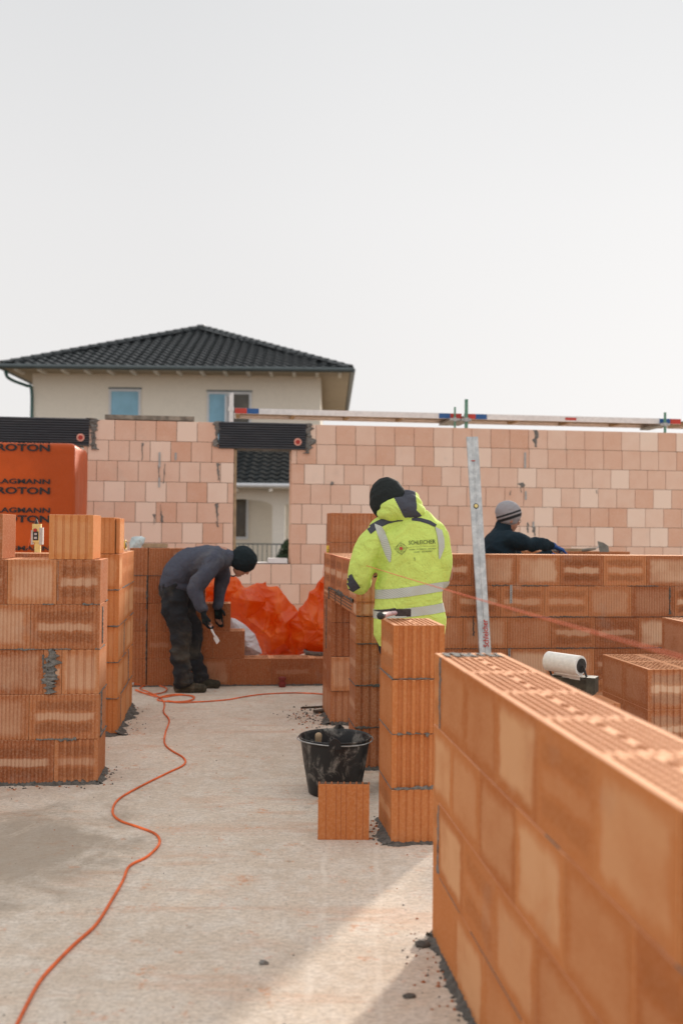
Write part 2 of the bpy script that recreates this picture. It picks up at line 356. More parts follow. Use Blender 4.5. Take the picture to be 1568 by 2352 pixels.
def block(mb, X, u0, w0, z0, L, T, H, fs='fine', es='wide', t=None, mi=0, top=None, holes=False, bs=None, topmi=None):
    """X(u,w,z)->world. one hollow clay block with grooved sides"""
    t = t or tint(); c = .0014; tmi = mi if topmi is None else topmi
    S4 = [(sidepts(L, fs), lambda s, i: (s, i), L), (sidepts(T, es), lambda s, i: (L-i, s), T),
          (sidepts(L, bs or fs), lambda s, i: (L-s, T-i), L), (sidepts(T, es), lambda s, i: (i, T-s), T)]
    P = []; U = []
    for pts, fn, ln in S4:
        for s_, i_ in pts: P.append(fn(s_, i_)); U.append(s_/ln)
        U[-1] = U[-1]
    n = len(P); E0 = len(S4[0][0]); E1 = E0+len(S4[1][0]); E2 = E1+len(S4[2][0]); te = (t[0], 0, t[2]*.5)
    def ring(z, k):
        return [mb.V(X(u0+(L/2+(p[0]-L/2)*(1-2*k/L)), w0+(T/2+(p[1]-T/2)*(1-2*k/T)), z)) for p in P]
    r0, r1, r2, r3 = ring(z0, c), ring(z0+c, 0), ring(z0+H-c, 0), ring(z0+H, c)
    starts = set(); k = 0
    for pts, fn, ln in S4: starts.add(k); k += len(pts)
    for i in range(n):
        j = (i+1) % n; ua = U[i]; ub = 1.0 if j in starts else U[j]
        mb.F((r1[i], r1[j], r2[j], r2[i]), mi, ((ua, 0), (ub, 0), (ub, 1), (ua, 1)), t if (i < E0 or E1 <= i < E2) else te)
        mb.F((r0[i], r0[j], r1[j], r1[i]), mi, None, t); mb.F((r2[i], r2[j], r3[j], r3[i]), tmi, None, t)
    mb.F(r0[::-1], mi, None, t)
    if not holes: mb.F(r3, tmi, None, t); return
    q = .018; cl = lambda p: (min(max(p[0], q), L-q), min(max(p[1], q), T-q))
    inn = [mb.V(X(u0+cl(p)[0], w0+cl(p)[1], z0+H)) for p in P]
    for i in range(n):
        j = (i+1) % n
        if cl(P[i]) == cl(P[j]): mb.F((r3[i], r3[j], inn[i]), tmi, None, t)
        else: mb.F((r3[i], r3[j], inn[j], inn[i]), tmi, None, t)
    LL, TT = L-2*q, T-2*q; nr = max(3, round(TT/.0235)); rh = TT/nr; z1 = z0+H
    big = nr//2 if nr % 2 else nr//2
    r = 0
    while r < nr:
        y0 = q+r*rh; y1 = y0+rh; web = .0062; cell = .031; isbig = (r == big and TT > .1)
        if isbig: cell = .125; web = .011; y1 = y0+rh
        off = cell*.5 if r % 2 else 0
        cuts = [0]; x = off if off > .006 else cell
        while x < LL-.006: cuts.append(x); x += cell
        cuts.append(LL)
        for a, b in zip(cuts, cuts[1:]):
            xa, xb = q+a, q+b
            A = [(xa, y0), (xb, y0), (xb, y1), (xa, y1)]
            av = [mb.V(X(u0+p[0], w0+p[1], z1)) for p in A]
            if xb-xa < web*2.2: mb.F(av, tmi, None, t); continue
            wx = web/2; wy = .0035
            if isbig: wx = max(.012, (xb-xa-.062)/2); wy = .001
            B = [(xa+wx, y0+wy), (xb-wx, y0+wy), (xb-wx, y1-wy), (xa+wx, y1-wy)]
            if isbig:
                cx, cy = (xa+xb)/2, (y0+y1)/2
                B = [(cx+(.031)*math.cos(R(w)), cy+(rh/2-.001)*math.sin(R(w))) for w in (-135, -90, -45, 0, 45, 90, 135, 180)]
            m_ = len(B)
            bv = [mb.V(X(u0+p[0], w0+p[1], z1)) for p in B]; dv = [mb.V(X(u0+p[0], w0+p[1], z1-.055)) for p in B]
            if m_ == 4:
                for i in range(4): j = (i+1) % 4; mb.F((av[i], av[j], bv[j], bv[i]), tmi, None, t)
            else:
                mb.F((av[0], av[1], bv[2], bv[1], bv[0]), tmi, None, t); mb.F((av[1], av[2], bv[4], bv[3], bv[2]), tmi, None, t)
                mb.F((av[2], av[3], bv[6], bv[5], bv[4]), tmi, None, t); mb.F((av[3], av[0], bv[0], bv[7], bv[6]), tmi, None, t)
            for i in range(m_): j = (i+1) % m_; mb.F((bv[i], bv[j], dv[j], dv[i]), mi, None, t)
            mb.F(dv, mi, None, t)
        r += 1
def frame(P0, e):
    P0 = Vector(P0); e = Vector(e).normalized(); nn = Vector((-e.y, e.x, 0))
    def X(u, w, z): return P0+e*u+nn*w+Vector((0, 0, z))
    X.e = e; X.n = nn; X.p = P0
    return X
def fill(L0, L1, bl, off, fs='fine', es='flat'):
    out = []; x = L0; nx = L0+(off if off > .03 else bl)
    while x < L1-1e-4:
        nx = min(nx, L1)
        if L1-nx < .04: nx = L1
        out.append((x, nx-x, fs, es)); x = nx; nx += bl
    return out
def bead(mb, X, a, b, out, wid=.012, thick=.006, step=.018, mi=0, dropz=False, prob=1.0, grnd=False):
    """lumpy mortar along the line a->b (u,w,z); out = outward dir (du,dw)"""
    a, b = Vector(a), Vector(b); L = (b-a).length; n = max(2, int(L/step)); prev = None
    vert = abs((b-a).z) > .5*L; ph = random.random()*50
    for i in range(n+1):
        p = a.lerp(b, i/n); q = ph+i*step*9
        k = .55+.9*noise.noise(Vector((q, 1.3, 7)))+random.uniform(-.15, .25)
        on = noise.noise(Vector((q*.35, 9.1, 3))) < (prob*1.2-.6) or prob >= 1
        k *= .4+1.9*abs(noise.noise(Vector((q*.2, 4.4, 1.7))))
        k = max(.10, min(1.5, k))
        if grnd: k *= .75
        w = wid*k; th = thick*(.6+.7*random.random())*(1 if on else 0)
        if not on: prev = None; continue
        o = Vector((out[0], out[1], 0)); d = (b-a).normalized()
        if grnd:
            pts = [p-o*.01+Vector((0, 0, th*1.0)), p+o*(w*.4)+Vector((0, 0, th*.6*random.uniform(.5, 1.2))), p+o*w+Vector((0, 0, .0015)), p+o*w+Vector((0, 0, -.004))]
        else:
            cr = Vector((0, 0, 1)) if not vert else d.cross(o)
            sh = cr*random.uniform(-.3, .3)*w
            pts = [p+cr*w*.5+sh-o*.004, p+cr*w*.35*random.uniform(.5, 1)+sh+o*th, p-cr*w*.35*random.uniform(.5, 1)+sh+o*th*random.uniform(.6, 1.1), p-cr*w*.5+sh-o*.004]
        r = [mb.V(X(*q_)) for q_ in pts]
        if prev:
            for j in range(3): mb.F((prev[j], prev[j+1], r[j+1], r[j]), mi)
        prev = r
CH = .25
def wall(name, label, P0, e, T, courses, mat='brick', gap=.0025, z0=0.0, top_holes=False, far=False, hs=None, group=None, topmi=1, bs=None, coreT=.014, tk=None):
    X = frame(P0, e); mb = MB(); z = z0; hs = hs or [CH]*len(courses)
    for k, (c, h) in enumerate(zip(courses, hs)):
        nxt = courses[k+1] if k+1 < len(courses) else []
        for (u, L, fs, es) in c:
            cov = any(u2 <= u+L*.3 and u2+L2 >= u+L*.7 for (u2, L2, _, _) in nxt)
            vis = not cov
            jt = random.uniform(-.0012, .0012)
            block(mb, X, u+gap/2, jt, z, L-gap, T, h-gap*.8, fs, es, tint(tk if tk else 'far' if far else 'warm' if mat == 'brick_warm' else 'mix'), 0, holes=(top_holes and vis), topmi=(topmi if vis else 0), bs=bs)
        # joint filling
        if c:
            grp = []; 
            for (u, L, _, _) in c:
                if grp and abs(grp[-1][1]-u) < .01: grp[-1][1] = u+L
                else: grp.append([u, u+L])
            for a, b in grp:
                last = k == len(courses)-1
                mb.box(X(a+.03, coreT, z+.005), X.e, X.n, (b-a-.06, T-2*coreT, h-(.09 if (last or top_holes) else .0)), 2)
        z += h
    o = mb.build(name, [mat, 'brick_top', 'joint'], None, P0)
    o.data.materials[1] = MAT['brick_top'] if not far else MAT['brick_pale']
    tag(o, label, 'wall', group)
    return o, X
def mortar(o, fn, name='mortar', mat='mortar'):
    mb = MB(); fn(mb); return mb.build(name, mat, o)

# ---- L1: wall at the left, front face towards us
dL = 5.58
c0 = Vector((Xat(234, dL), dL, 0))                 # right front corner
LW = 3.0; P0 = c0-Ev*LW
W = LW
def rev(lst, tot=LW, fs='fine', bl=.375):       # blocks given from the right end
    out = []; x = tot
    for L, s in lst: x -= L; out.append((x, L, s, 'fine'))
    while x > .02:
        L = min(bl, x); x -= L; out.append((x, L, fs, 'flat'))
    return out
L1, X1 = wall('block_wall', 'grooved clay block wall at the left edge with a thick mortar run down its third course', P0, Ev, .345,
    [rev([(.24, 'deep'), (.375, 'fine')]), rev([(.378, 'fine')]), rev([(.205, 'wide'), (.10, 'wide'), (.33, 'fine')]), rev([(.378, 'fine')]), rev([(.24, 'wide'), (.265, 'fine')])], top_holes=True)
def f(mb):
    for z, pr in ((.25, .5), (.5, .3), (.75, .7), (1.0, .6)):
        bead(mb, X1, (LW-1.3, -.001, z), (LW, -.001, z), (0, -1), .014, .005, .012, prob=pr)
        bead(mb, X1, (LW+.001, 0, z), (LW+.001, .34, z), (1, 0), .012, .004, .012, prob=.6)
    bead(mb, X1, (LW-.272, -.001, .505), (LW-.262, -.001, .755), (0, -1), .058, .014, .01)
    bead(mb, X1, (LW-.285, -.001, .56), (LW-.285, -.001, .70), (0, -1), .05, .010, .01)
    bead(mb, X1, (LW-.30, -.001, .62), (LW-.31, -.001, .72), (0, -1), .03, .004, .01)
    for z0_, z1_ in ((.77, .98), (.27, .5)): bead(mb, X1, (LW+.001, .10, z0_), (LW+.001, .10, z1_), (1, 0), .035, .005, .012)
    bead(mb, X1, (LW-.232, -.001, 1.02), (LW-.232, -.001, 1.24), (0, -1), .006, .001, .02)
mortar(L1, f)
def f(mb):
    bead(mb, X1, (LW-1.4, 0, 0), (LW+.01, 0, 0), (0, -1), .045, .022, .014, grnd=True)
    bead(mb, X1, (LW, -.01, 0), (LW, .35, 0), (1, 0), .045, .022, .014, grnd=True)
mortar(L1, f, 'bed_mortar', 'mortar_dark')
def loose(name, label, X, u, w, z, L, T, H, fs, es, cat='clay block', group=None, holes=True, mat='brick', bs=None, t=None):
    mb = MB(); block(mb, X, u, w, z, L, T, H, fs, es, t, 0, holes=holes, topmi=1, bs=bs)
    return tag(mb.build(name, [mat, 'brick_top'], None, X(u+L/2, w+T/2, z)), label, cat, group)
loose('clay_block', 'loose broad-ribbed clay block standing on the left wall before the orange wrap', X1, LW-.285, 0, 1.25, .24, .345, .25, 'wide', 'vfine', mat='brick_warm', t=(.9, 0, .3))
loose('clay_block', 'clay block cut by the left edge of the photo standing on the left wall', X1, LW-.285-.49, 0, 1.25, .24, .345, .25, 'fine', 'vfine')
# ---- P2 return wall behind it (depth direction) and the wall that leads left from it
d2 = 6.885
cr = Vector((Xat(276, d2), d2, 0)); 
farP = cr+Dv*1.12-Ev*.24
L2len = 1.12
cs = []
for k in range(5):
    cs.append(fill(0, L2len, .373, .373 if k % 2 else .18, 'vfine', 'band'))
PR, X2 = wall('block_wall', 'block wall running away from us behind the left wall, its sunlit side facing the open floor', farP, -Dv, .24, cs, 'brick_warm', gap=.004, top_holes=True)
def f(mb):
    for z in (.25, .5, .75, 1.0):
        bead(mb, X2, (L2len+.001, 0, z), (L2len+.001, .24, z), (1, 0), .012, .004, .012, prob=.75)
        bead(mb, X2, (0, .241, z), (L2len, .241, z), (0, 1), .009, .003, .012, prob=.6)
    for u_, z_ in ((.72, .5), (.35, .25), (.9, .02)): bead(mb, X2, (u_, .241, z_), (u_, .241, z_+.24), (0, 1), .018, .003, .012)
    for u_ in (.06, .14): bead(mb, X2, (L2len+.001, u_, .95), (L2len+.001, u_, .98), (1, 0), .03, .003, .01)
mortar(PR, f)
def f(mb):
    bead(mb, X2, (L2len, -.02, 0), (L2len, .26, 0), (1, 0), .06, .025, .014, grnd=True)
    bead(mb, X2, (-.05, .24, 0), (L2len+.02, .24, 0), (0, 1), .075, .03, .014, grnd=True)
mortar(PR, f, 'bed_mortar', 'mortar_dark')
loose('clay_block', 'loose ribbed clay block on the end of the wall behind the left wall', X2, L2len-.34, .0, 1.25, .34, .205, .25, 'vfine', 'band', mat='brick_warm', t=(.6, 0, .4))
loose('block_slice', 'narrow slice of clay block leaning against the loose block behind the left wall', X2, L2len-.34, .211, 1.25, .30, .026, .245, 'vfine', 'flat', mat='brick_warm', t=(.9, 0, .5))
P0 = cr-Ev*(.245+2.6)+Dv*.012
WL2, XL2 = wall('block_wall', 'block wall mostly hidden behind the left wall, only its top course showing below the orange wrap', P0, Ev, .24,
    [fill(0, 2.6, .373, .2 if k % 2 else .373, 'fine') for k in range(5)])
# ---- L3 wall with steps behind the bent worker
d3 = 8.98; a3 = Vector((Xat(300, d3), d3, 0))
def x3(xv, y=None):                 # u on L3 for picture x
    X_ = (xv-784)/FPX; t = (X_*a3.y-a3.x)/(Ev.x-X_*Ev.y); return t
e3 = [x3(905), x3(566), x3(533), x3(474), x3(474)]
cs = []
for k in range(5):
    s0 = x3(343)
    cs.append([(0, s0-.006, 'band', 'flat')]+fill(s0, e3[k], .373, (.373, .21, .12, .3, .2)[k], 'fine', 'flat'))
L3, X3 = wall('block_wall', 'block wall stepping down to one course behind the bent worker', a3, Ev, .24, cs, top_holes=True, tk='plain_shaded')
def f(mb):
    bead(mb, X3, (-.1, 0, 0), (e3[0], 0, 0), (0, -1), .04, .015, .02, grnd=True)
    bead(mb, X3, (s0-.01, -.002, .7), (s0-.01, -.002, 1.0), (0, -1), .022, .004, .01)
    bead(mb, X3, (s0-.01, -.002, 0.02), (s0-.01, -.002, .6), (0, -1), .012, .002, .01)
    bead(mb, X3, (0, -.001, 1.0), (1.0, -.001, 1.0), (0, -1), .010, .003, .01, prob=.6)
mortar(L3, f, 'bed_mortar', 'mortar_dark')
# ---- P4: wall with a small opening in the middle
n4 = Vector((Xat(820, 5.96), 5.96, 0))          # near left corner
far4 = n4+Dv*1.95; L4 = 1.95
def u4(dd): return L4-dd
X4 = frame(far4, -Dv); mb = MB()
T4 = .365
lo = u4(1.37)   # far pier u 0..lo  ; near pier L4-.30..L4
z = 0
hs = [.25, .25, .25, .165]
for k, h in enumerate(hs):
    w_ = [.0, .0, .0, .0][k]
    bl = fill(0, lo, .29 if k % 2 else .36, 0, 'vfine', 'wide')
    for (u, L, fs, es) in bl:
        block(mb, X4, u+.001, w_, z, L-.003, T4, h-.003, fs, es, tint('plain_shaded'))
    block(mb, X4, L4-.30, 0, z, .298, T4+(.0), h-.003, 'vfine', 'wide', (random.random()*.3, .4, .1))  # near pier: shade likewise put into a low clay tint
    z += h
# lintel
block(mb, X4, lo-.14, .002, .915, L4-lo-.02, T4-.004, .082, 'flat', 'wide', (.5, 0, .1))
for q in (.935, .955, .975): mb.box(X4(lo-.12, -.003, q), X4.e, X4.n, (L4-lo-.10, .004, .004), 2)
for q in (.25, .6): mb.box(X4(lo+q, -.004, .918), X4.e, X4.n, (.004, .005, .075), 2)
block(mb, X4, 0, 0, .915, lo-.145, T4, .083, 'vfine', 'wide')
block(mb, X4, L4-.155, 0, .915, .153, T4, .083, 'vfine', 'wide')
for (u, L, fs, es) in fill(0, L4, .373, .1, 'band', 'wide'):
    block(mb, X4, u+.001, 0, 1.0, L-.003, T4, .247, fs, es, None, 0, holes=True, topmi=1)
for (a, b_, zz, hh) in ((.02, lo-.02, 0, .9), (L4-.28, L4-.02, 0, .9), (.02, L4-.02, 1.0, .15)):
    mb.box(X4(a, .012, zz+.004), X4.e, X4.n, (b_-a, T4-.024, hh), 2)
P4 = tag(mb.build('block_wall', ['brick', 'brick_top', 'joint'], None, far4), 'block wall with a narrow framed opening under a flat clay lintel, left of the worker in yellow', 'wall')
def f(mb):
    for z_ in (.25, .5, .75, .915): bead(mb, X4, (L4+.001, 0, z_), (L4+.001, .36, z_), (1, 0), .012, .005, .01, prob=.7)
    bead(mb, X4, (lo-.16, -.003, .998), (L4-.12, -.003, .998), (0, -1), .020, .007, .008)
    bead(mb, X4, (lo-.16, -.003, .91), (lo-.16, -.003, 1.0), (0, -1), .02, .008, .008)
    bead(mb, X4, (.25, -.002, .52), (.25, -.002, .90), (0, -1), .016, .004, .01)
    bead(mb, X4, (lo+.001, 0, .25), (lo+.001, .24, .25), (1, 0), .012, .004, .01)
    bead(mb, X4, (L4-.3, -.001, .25), (L4, -.001, .25), (0, -1), .008, .003, .01); bead(mb, X4, (L4-.3, -.001, .5), (L4, -.001, .5), (0, -1), .008, .003, .01)
    bead(mb, X4, (L4, 0, 0), (L4, .3, 0), (1, 0), .05, .02, .014, grnd=True); bead(mb, X4, (lo, 0, 0), (lo, .3, 0), (1, 0), .07, .03, .014, grnd=True)
    bead(mb, X4, (0, 0, 0), (lo, 0, 0), (0, -1), .07, .03, .012, grnd=True); bead(mb, X4, (L4-.3, 0, 0), (L4, 0, 0), (0, -1), .04, .02, .012, grnd=True)
mortar(P4, f, 'mortar', 'mortar_dark')
loose('clay_block', 'clay block jutting from the opening below the lintel', X4, lo+.002, .002, .5-.25, .012, .14, .247, 'flat', 'wide', holes=False)
# blocks behind it
pb = Dp(759, 1300, 8.35); Xb = frame((pb.x, pb.y, 0), Ev); mb = MB()
for k in range(6):
    for i in range(3): block(mb, Xb, .17*i+.002, 0, .075+k*.25, .166, .36, .247, 'band', 'vfine', (.45, .1, .1), 0, topmi=1, holes=(k == 5))
st = tag(mb.build('block_stack', ['brick', 'brick_top'], None, Xb(0, 0, 0)), 'tall stack of clay blocks standing on a pallet behind the worker in yellow', 'block stack')
mb = MB()
for i in range(3): mb.box(Xb(0, .02+i*.12, 0), Xb.e, Xb.n, (.5, .08, .072))
mb.build('pallet', 'wood_grey', st)
# ---- P5 pillar
n5 = Vector((Xat(905, 4.56), 4.56, 0)); L5 = .372; X5 = frame(n5+Dv*L5, -Dv); mb = MB()
for k in range(4):
    es = ['wide', 'deep', 'deep', 'deep'][k]
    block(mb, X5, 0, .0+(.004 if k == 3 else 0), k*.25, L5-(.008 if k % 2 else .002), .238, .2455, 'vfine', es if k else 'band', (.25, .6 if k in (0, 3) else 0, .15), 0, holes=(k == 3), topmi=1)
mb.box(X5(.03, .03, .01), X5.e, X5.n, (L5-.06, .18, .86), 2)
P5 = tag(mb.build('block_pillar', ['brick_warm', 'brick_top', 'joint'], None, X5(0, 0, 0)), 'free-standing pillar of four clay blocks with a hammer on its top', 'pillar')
def f(mb):
    bead(mb, X5, (L5-.004, .01, .25), (L5-.004, .235, .25), (1, 0), .020, .006, .01)
    bead(mb, X5, (L5-.008, 0, .5), (L5-.008, .235, .5), (1, 0), .009, .004, .01); bead(mb, X5, (L5-.008, 0, .75), (L5-.008, .235, .75), (1, 0), .009, .004, .01)
    for z_ in (.25, .5, .75): bead(mb, X5, (0, -.001, z_), (L5, -.001, z_), (0, -1), .006, .003, .01)
    bead(mb, X5, (L5-.01, .16, .485), (L5-.01, .17, .50), (1, 0), .02, .004, .01)
mortar(P5, f)
def f(mb):
    bead(mb, X5, (-.02, 0, 0), (L5+.01, 0, 0), (0, -1), .05, .022, .012, grnd=True)
    bead(mb, X5, (L5, -.02, 0), (L5, .26, 0), (1, 0), .035, .012, .012, grnd=True)
mortar(P5, f, 'bed_mortar', 'mortar_dark')
# ---- near right wall
nA = Vector((Xat(1000, 3.53), 3.53, 0)); Dn = Vector(((549-784)/FPX, 1, 0)).normalized()
LN = 3.6; XN = frame(nA, -Dn)
cs = [fill(0, LN, .373, o, 'vfine', 'wide') for o in (.36, .10, .30, .105)]
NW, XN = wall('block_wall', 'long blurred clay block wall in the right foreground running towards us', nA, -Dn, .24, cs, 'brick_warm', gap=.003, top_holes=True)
def f(mb):
    bead(mb, XN, (.107, -.0015, .752), (.107, -.0015, .995), (0, -1), .016, .003, .012)
    bead(mb, XN, (.102, -.0015, .262), (.102, -.0015, .49), (0, -1), .022, .004, .012)
    bead(mb, XN, (0.0, -.001, .25), (1.6, -.001, .25), (0, -1), .0035, .001, .012, prob=.6)
    bead(mb, XN, (0.3, -.001, .75), (2.2, -.001, .75), (0, -1), .003, .001, .012, prob=.35)
    mb2 = []
    for i in range(7):
        w_ = .03+i*.03; bead(mb, XN, (.015+.02*random.random(), w_, .998), (.10+.03*random.random(), w_, .998), (0, 1), .03, .004, .012, grnd=True)
mortar(NW, f)
def f(mb):
    bead(mb, XN, (-.03, 0, 0), (LN, 0, 0), (0, -1), .05, .022, .012, grnd=True)
    bead(mb, XN, (0, .26, 0), (0, -.02, 0), (-1, 0), .05, .02, .012, grnd=True)
mortar(NW, f, 'bed_mortar', 'mortar_dark')
# ---- middle wall M
m0 = Vector((Xat(880, 7.82), 7.82, 0))
def uM(xv): X_ = (xv-784)/FPX; return (X_*m0.y-m0.x)/(Ev.x-X_*Ev.y)
LM = uM(1760)
offs = [uM(1110) % .365, uM(1167) % .365, uM(1270) % .365, uM(1254) % .365, uM(1187) % .365]
cs = [fill(0, LM, .362, o if o > .05 else .362, 'fine', 'flat') for o in offs]
M, XM = wall('block_wall', 'waist-high grooved block wall crossing the right half of the photo behind the aluminium straightedge', m0, Ev, .24, cs, gap=.004)
def f(mb):
    for z_, p_ in ((.25, .5), (.5, .8), (.75, .9), (1.0, .55)): bead(mb, XM, (.3, -.001, z_), (LM, -.001, z_), (0, -1), .009, .003, .012, prob=p_)
    bead(mb, XM, (uM(1090), -.002, .60), (uM(1088), -.002, .76), (0, -1), .028, .004, .01)
    bead(mb, XM, (uM(1538), -.002, .77), (uM(1538), -.002, .99), (0, -1), .018, .004, .01)
mortar(M, f, 'mortar', 'mortar_dark')
def strip(xv, z0_, z1_, lab, k=11):
    mb = MB(); u = uM(xv)
    mb.box(XM(u, -.0095, z0_), XM.e, XM.n, (.018, .0015, z1_-z0_), 0)
    for i in range(k): mb.box(XM(u+.006, -.0105, z0_+(i+.3)*(z1_-z0_)/k), XM.e, XM.n, (.006, .0012, .006), 1)
    return tag(mb.build('wall_tie', ['steel', 'black'], None, XM(u, -.01, z0_)), lab, 'wall tie', 'perforated metal wall ties')
strip(1171, .86, 1.005, 'perforated metal tie on the middle wall right of the straightedge')
strip(1168, .40, .50, 'perforated metal tie low on the middle wall just above the foreground wall')
# wall beyond the middle wall, worked on by the third man
b0 = Vector((Xat(1185, 9.4), 9.4, 0)); 
BW, XB = wall('block_wall', 'low block wall behind the middle wall with a trowel lying on it', b0, Ev, .24, [fill(0, 1.12, .373, .2 if k % 2 else .373, 'fine') for k in range(5)], top_holes=True)
# ---- right stack of blocks on a pallet
rc = Vector((Xat(1489, 6.15), 6.15, 0)); XR = frame(rc, Ev); mb = MB()
for i in range(3): mb.box(XR(.0, .03+i*.3, 0), XR.e, XR.n, (1.2, .12, .085), 2)
for k in range(2):
    for j in range(2):
        for i in range(5): block(mb, XR, i*.244, j*.374, .09+k*.25, .242, .371, .249, 'wide', 'vfine', (.4, .85, .35), 0, holes=(k == 1), topmi=1)
RS = tag(mb.build('block_stack', ['brick', 'brick_top', 'wood_grey'], None, rc), 'low stack of hollow clay blocks on a pallet at the right edge', 'block stack')
for i in range(2):
    loose('clay_block', ['clay block standing on the back of the low stack at the right edge', 'clay block cut by the right edge of the photo on the low stack'][i], XR, .45+i*.244, .42, .59, .242, .371, .249, 'wide', 'vfine', t=(.3, .8, .5))

# ------------------------------------------------------------------ far wall with window
fa = Vector((0, 12.5, 0)); ef = Vector((1, .125, 0)).normalized()
def uF0(xv): X_ = (xv-784)/FPX; t = X_*12.5/(ef.x-X_*ef.y); return t
u_left = uF0(190); PF = fa+ef*u_left
def uF(xv): return uF0(xv)-u_left
LF = uF(1900); w0, w1 = uF(536), uF(668)
XF = frame(PF, ef)
cs = []
for k in range(11):
    off = [.13, .25, .16, .05, .12, .2][k % 6]
    rows = fill(0, LF, .2495, off, 'flat', 'flat') if not 4 <= k <= 9 else fill(0, w0, .2495, off, 'flat', 'flat')+fill(w1, LF, .2495, off*.9+.02, 'flat', 'flat')
    if k == 10: rows = fill(0, uF(499), .2495, off, 'flat', 'flat')+fill(uF(702), LF, .2495, off, 'flat', 'flat')
    cs.append(rows)
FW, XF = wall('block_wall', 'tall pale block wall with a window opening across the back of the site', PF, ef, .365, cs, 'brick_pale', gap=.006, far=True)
mbx = MB()
def f(mb):
    for xv, za, zb, w_ in ((326, 2.26, 2.47, .03), (502, 2.03, 2.24, .05), (500, 1.52, 1.74, .05), (501, 1.45, 1.52, .02), (372, 1.5, 1.72, .03), (354, 1.47, 1.6, .025), (1230, 2.52, 2.74, .05), (1200, 2.0, 2.06, .14), (1196, 1.93, 2.0, .03), (1212, 1.42, 1.55, .05), (1228, 1.38, 1.5, .05), (375, 1.98, 2.22, .015), (366, 2.02, 2.2, .012), (1170, 1.9, 1.96, .02), (1158, 1.66, 1.7, .04), (1370, 1.93, 1.98, .03), (760, 1.99, 2.03, .03)):
        bead(mb, XF, (uF(xv), -.002, za), (uF(xv)+random.uniform(-.02, .02), -.002, zb), (0, -1), w_, .006, .02)
mortar(FW, f)
def f(mb):
    for xv, za, zb in ((363, 2.17, 2.36), (1202, 2.25, 2.45), (363, 1.93, 2.05), (1204, 1.84, 1.95), (400, 2.27, 2.36), (1222, 1.49, 1.56)):
        mb.box(XF(uF(xv), -.012, za), XF.e, XF.n, (.022, .004, zb-za))
mortar(FW, f, 'metal_strip', 'steel')
def lintel(xa, xb, label, cap):
    u0, u1 = uF(xa), uF(xb); root = empty('shutter_box', XF((u0+u1)/2, 0, 2.42), label, 'shutter box', 'dark ribbed boxes over the openings')
    mb = MB(); L = u1-u0; N = 11; zt = 2.755; zb = 2.425; prof = []
    for i in range(N):
        z0_ = zb+(zt-zb)*i/N; z1_ = zb+(zt-zb)*(i+1)/N; h = z1_-z0_
        prof += [(-.015, z0_), (-.030, z0_+h*.25), (-.030, z0_+h*.7), (-.015, z0_+h*.95)]
    prof += [(-.015, zt), (.366, zt), (.366, zb)]
    A = [mb.V(XF(u0, w_, z_)) for w_, z_ in prof]; B = [mb.V(XF(u1, w_, z_)) for w_, z_ in prof]; n_ = len(prof)
    for i in range(n_): j = (i+1) % n_; mb.F((A[i], B[i], B[j], A[j]))
    mb.F(A); mb.F(B[::-1])
    mb.build('casing', 'lintel', root)
    c = XF(u1-.10, -.03, 2.52); nn = -XF.n
    mb = MB(); mb.cyl(c, c+nn*.006, .048, .046, 24); mb.build('cap_ring', 'pink', root)
    mb = MB(); mb.cyl(c+nn*.006, c+nn*.012, .028, .026, 20); mb.build('cap', 'red', root)
    mb = MB()
    for uu in ([u1+.035, u1+.02, u0-.035] if xa > 0 else [u1+.035, u1+.06]): bead(mb, XF, (uu, -.003, 2.38 if uu > u1 else 2.44), (uu+.01, -.003, 2.76), (0, -1), .10, .02, .02)
    bead(mb, XF, (u0, -.006, 2.425), (u1, -.006, 2.425), (0, -1), .02, .012, .03)
    mb.build('mortar', 'mortar', root)
lintel(501, 700, 'dark ribbed shutter box over the window opening', 1)
lintel(-260, 203, 'dark ribbed shutter box at the left edge above the orange wrapped pallet', 1)
# pieces on the far wall
def boxthing(name, label, cat, X, p, sz, mat, group=None, n_=3):
    mb = MB()
    for i in range(n_): mb.box(X(p[0], p[1]+i*sz[1]/n_, p[2]+random.uniform(0, .003)), X.e, X.n, (sz[0]+random.uniform(-.01, .01), sz[1]/n_-.002, sz[2]))
    return tag(mb.build(name, mat, None, X(p[0], p[1], p[2])), label, cat, group)
boxthing('timber_board', 'weathered timber board lying on top of the far wall left of the window', 'board', XF, (uF(238), .0, 2.7535), (uF(443)-uF(238), .25, .055), 'wood_grey')
boxthing('foam_block', 'white foam block on the sill of the window opening', 'foam block', XF, (uF(618), .0, 1.004), (uF(662)-uF(618), .2, .06), 'styro', n_=1)
boxthing('sill_sheet', 'thin pale sheet lying on the sill of the window opening', 'sheet', XF, (uF(560), .02, 1.001), (uF(617)-uF(560), .28, .012), 'styro', n_=1)
boxthing('added_reveal_lining', 'pale added batten standing against the left side of the window opening', 'lining', XF, (w0+.0015, .02, 1.001), (.03, .30, 1.41), 'wood', n_=1)  # added lining: sunlight on the reveal put into its pale colour
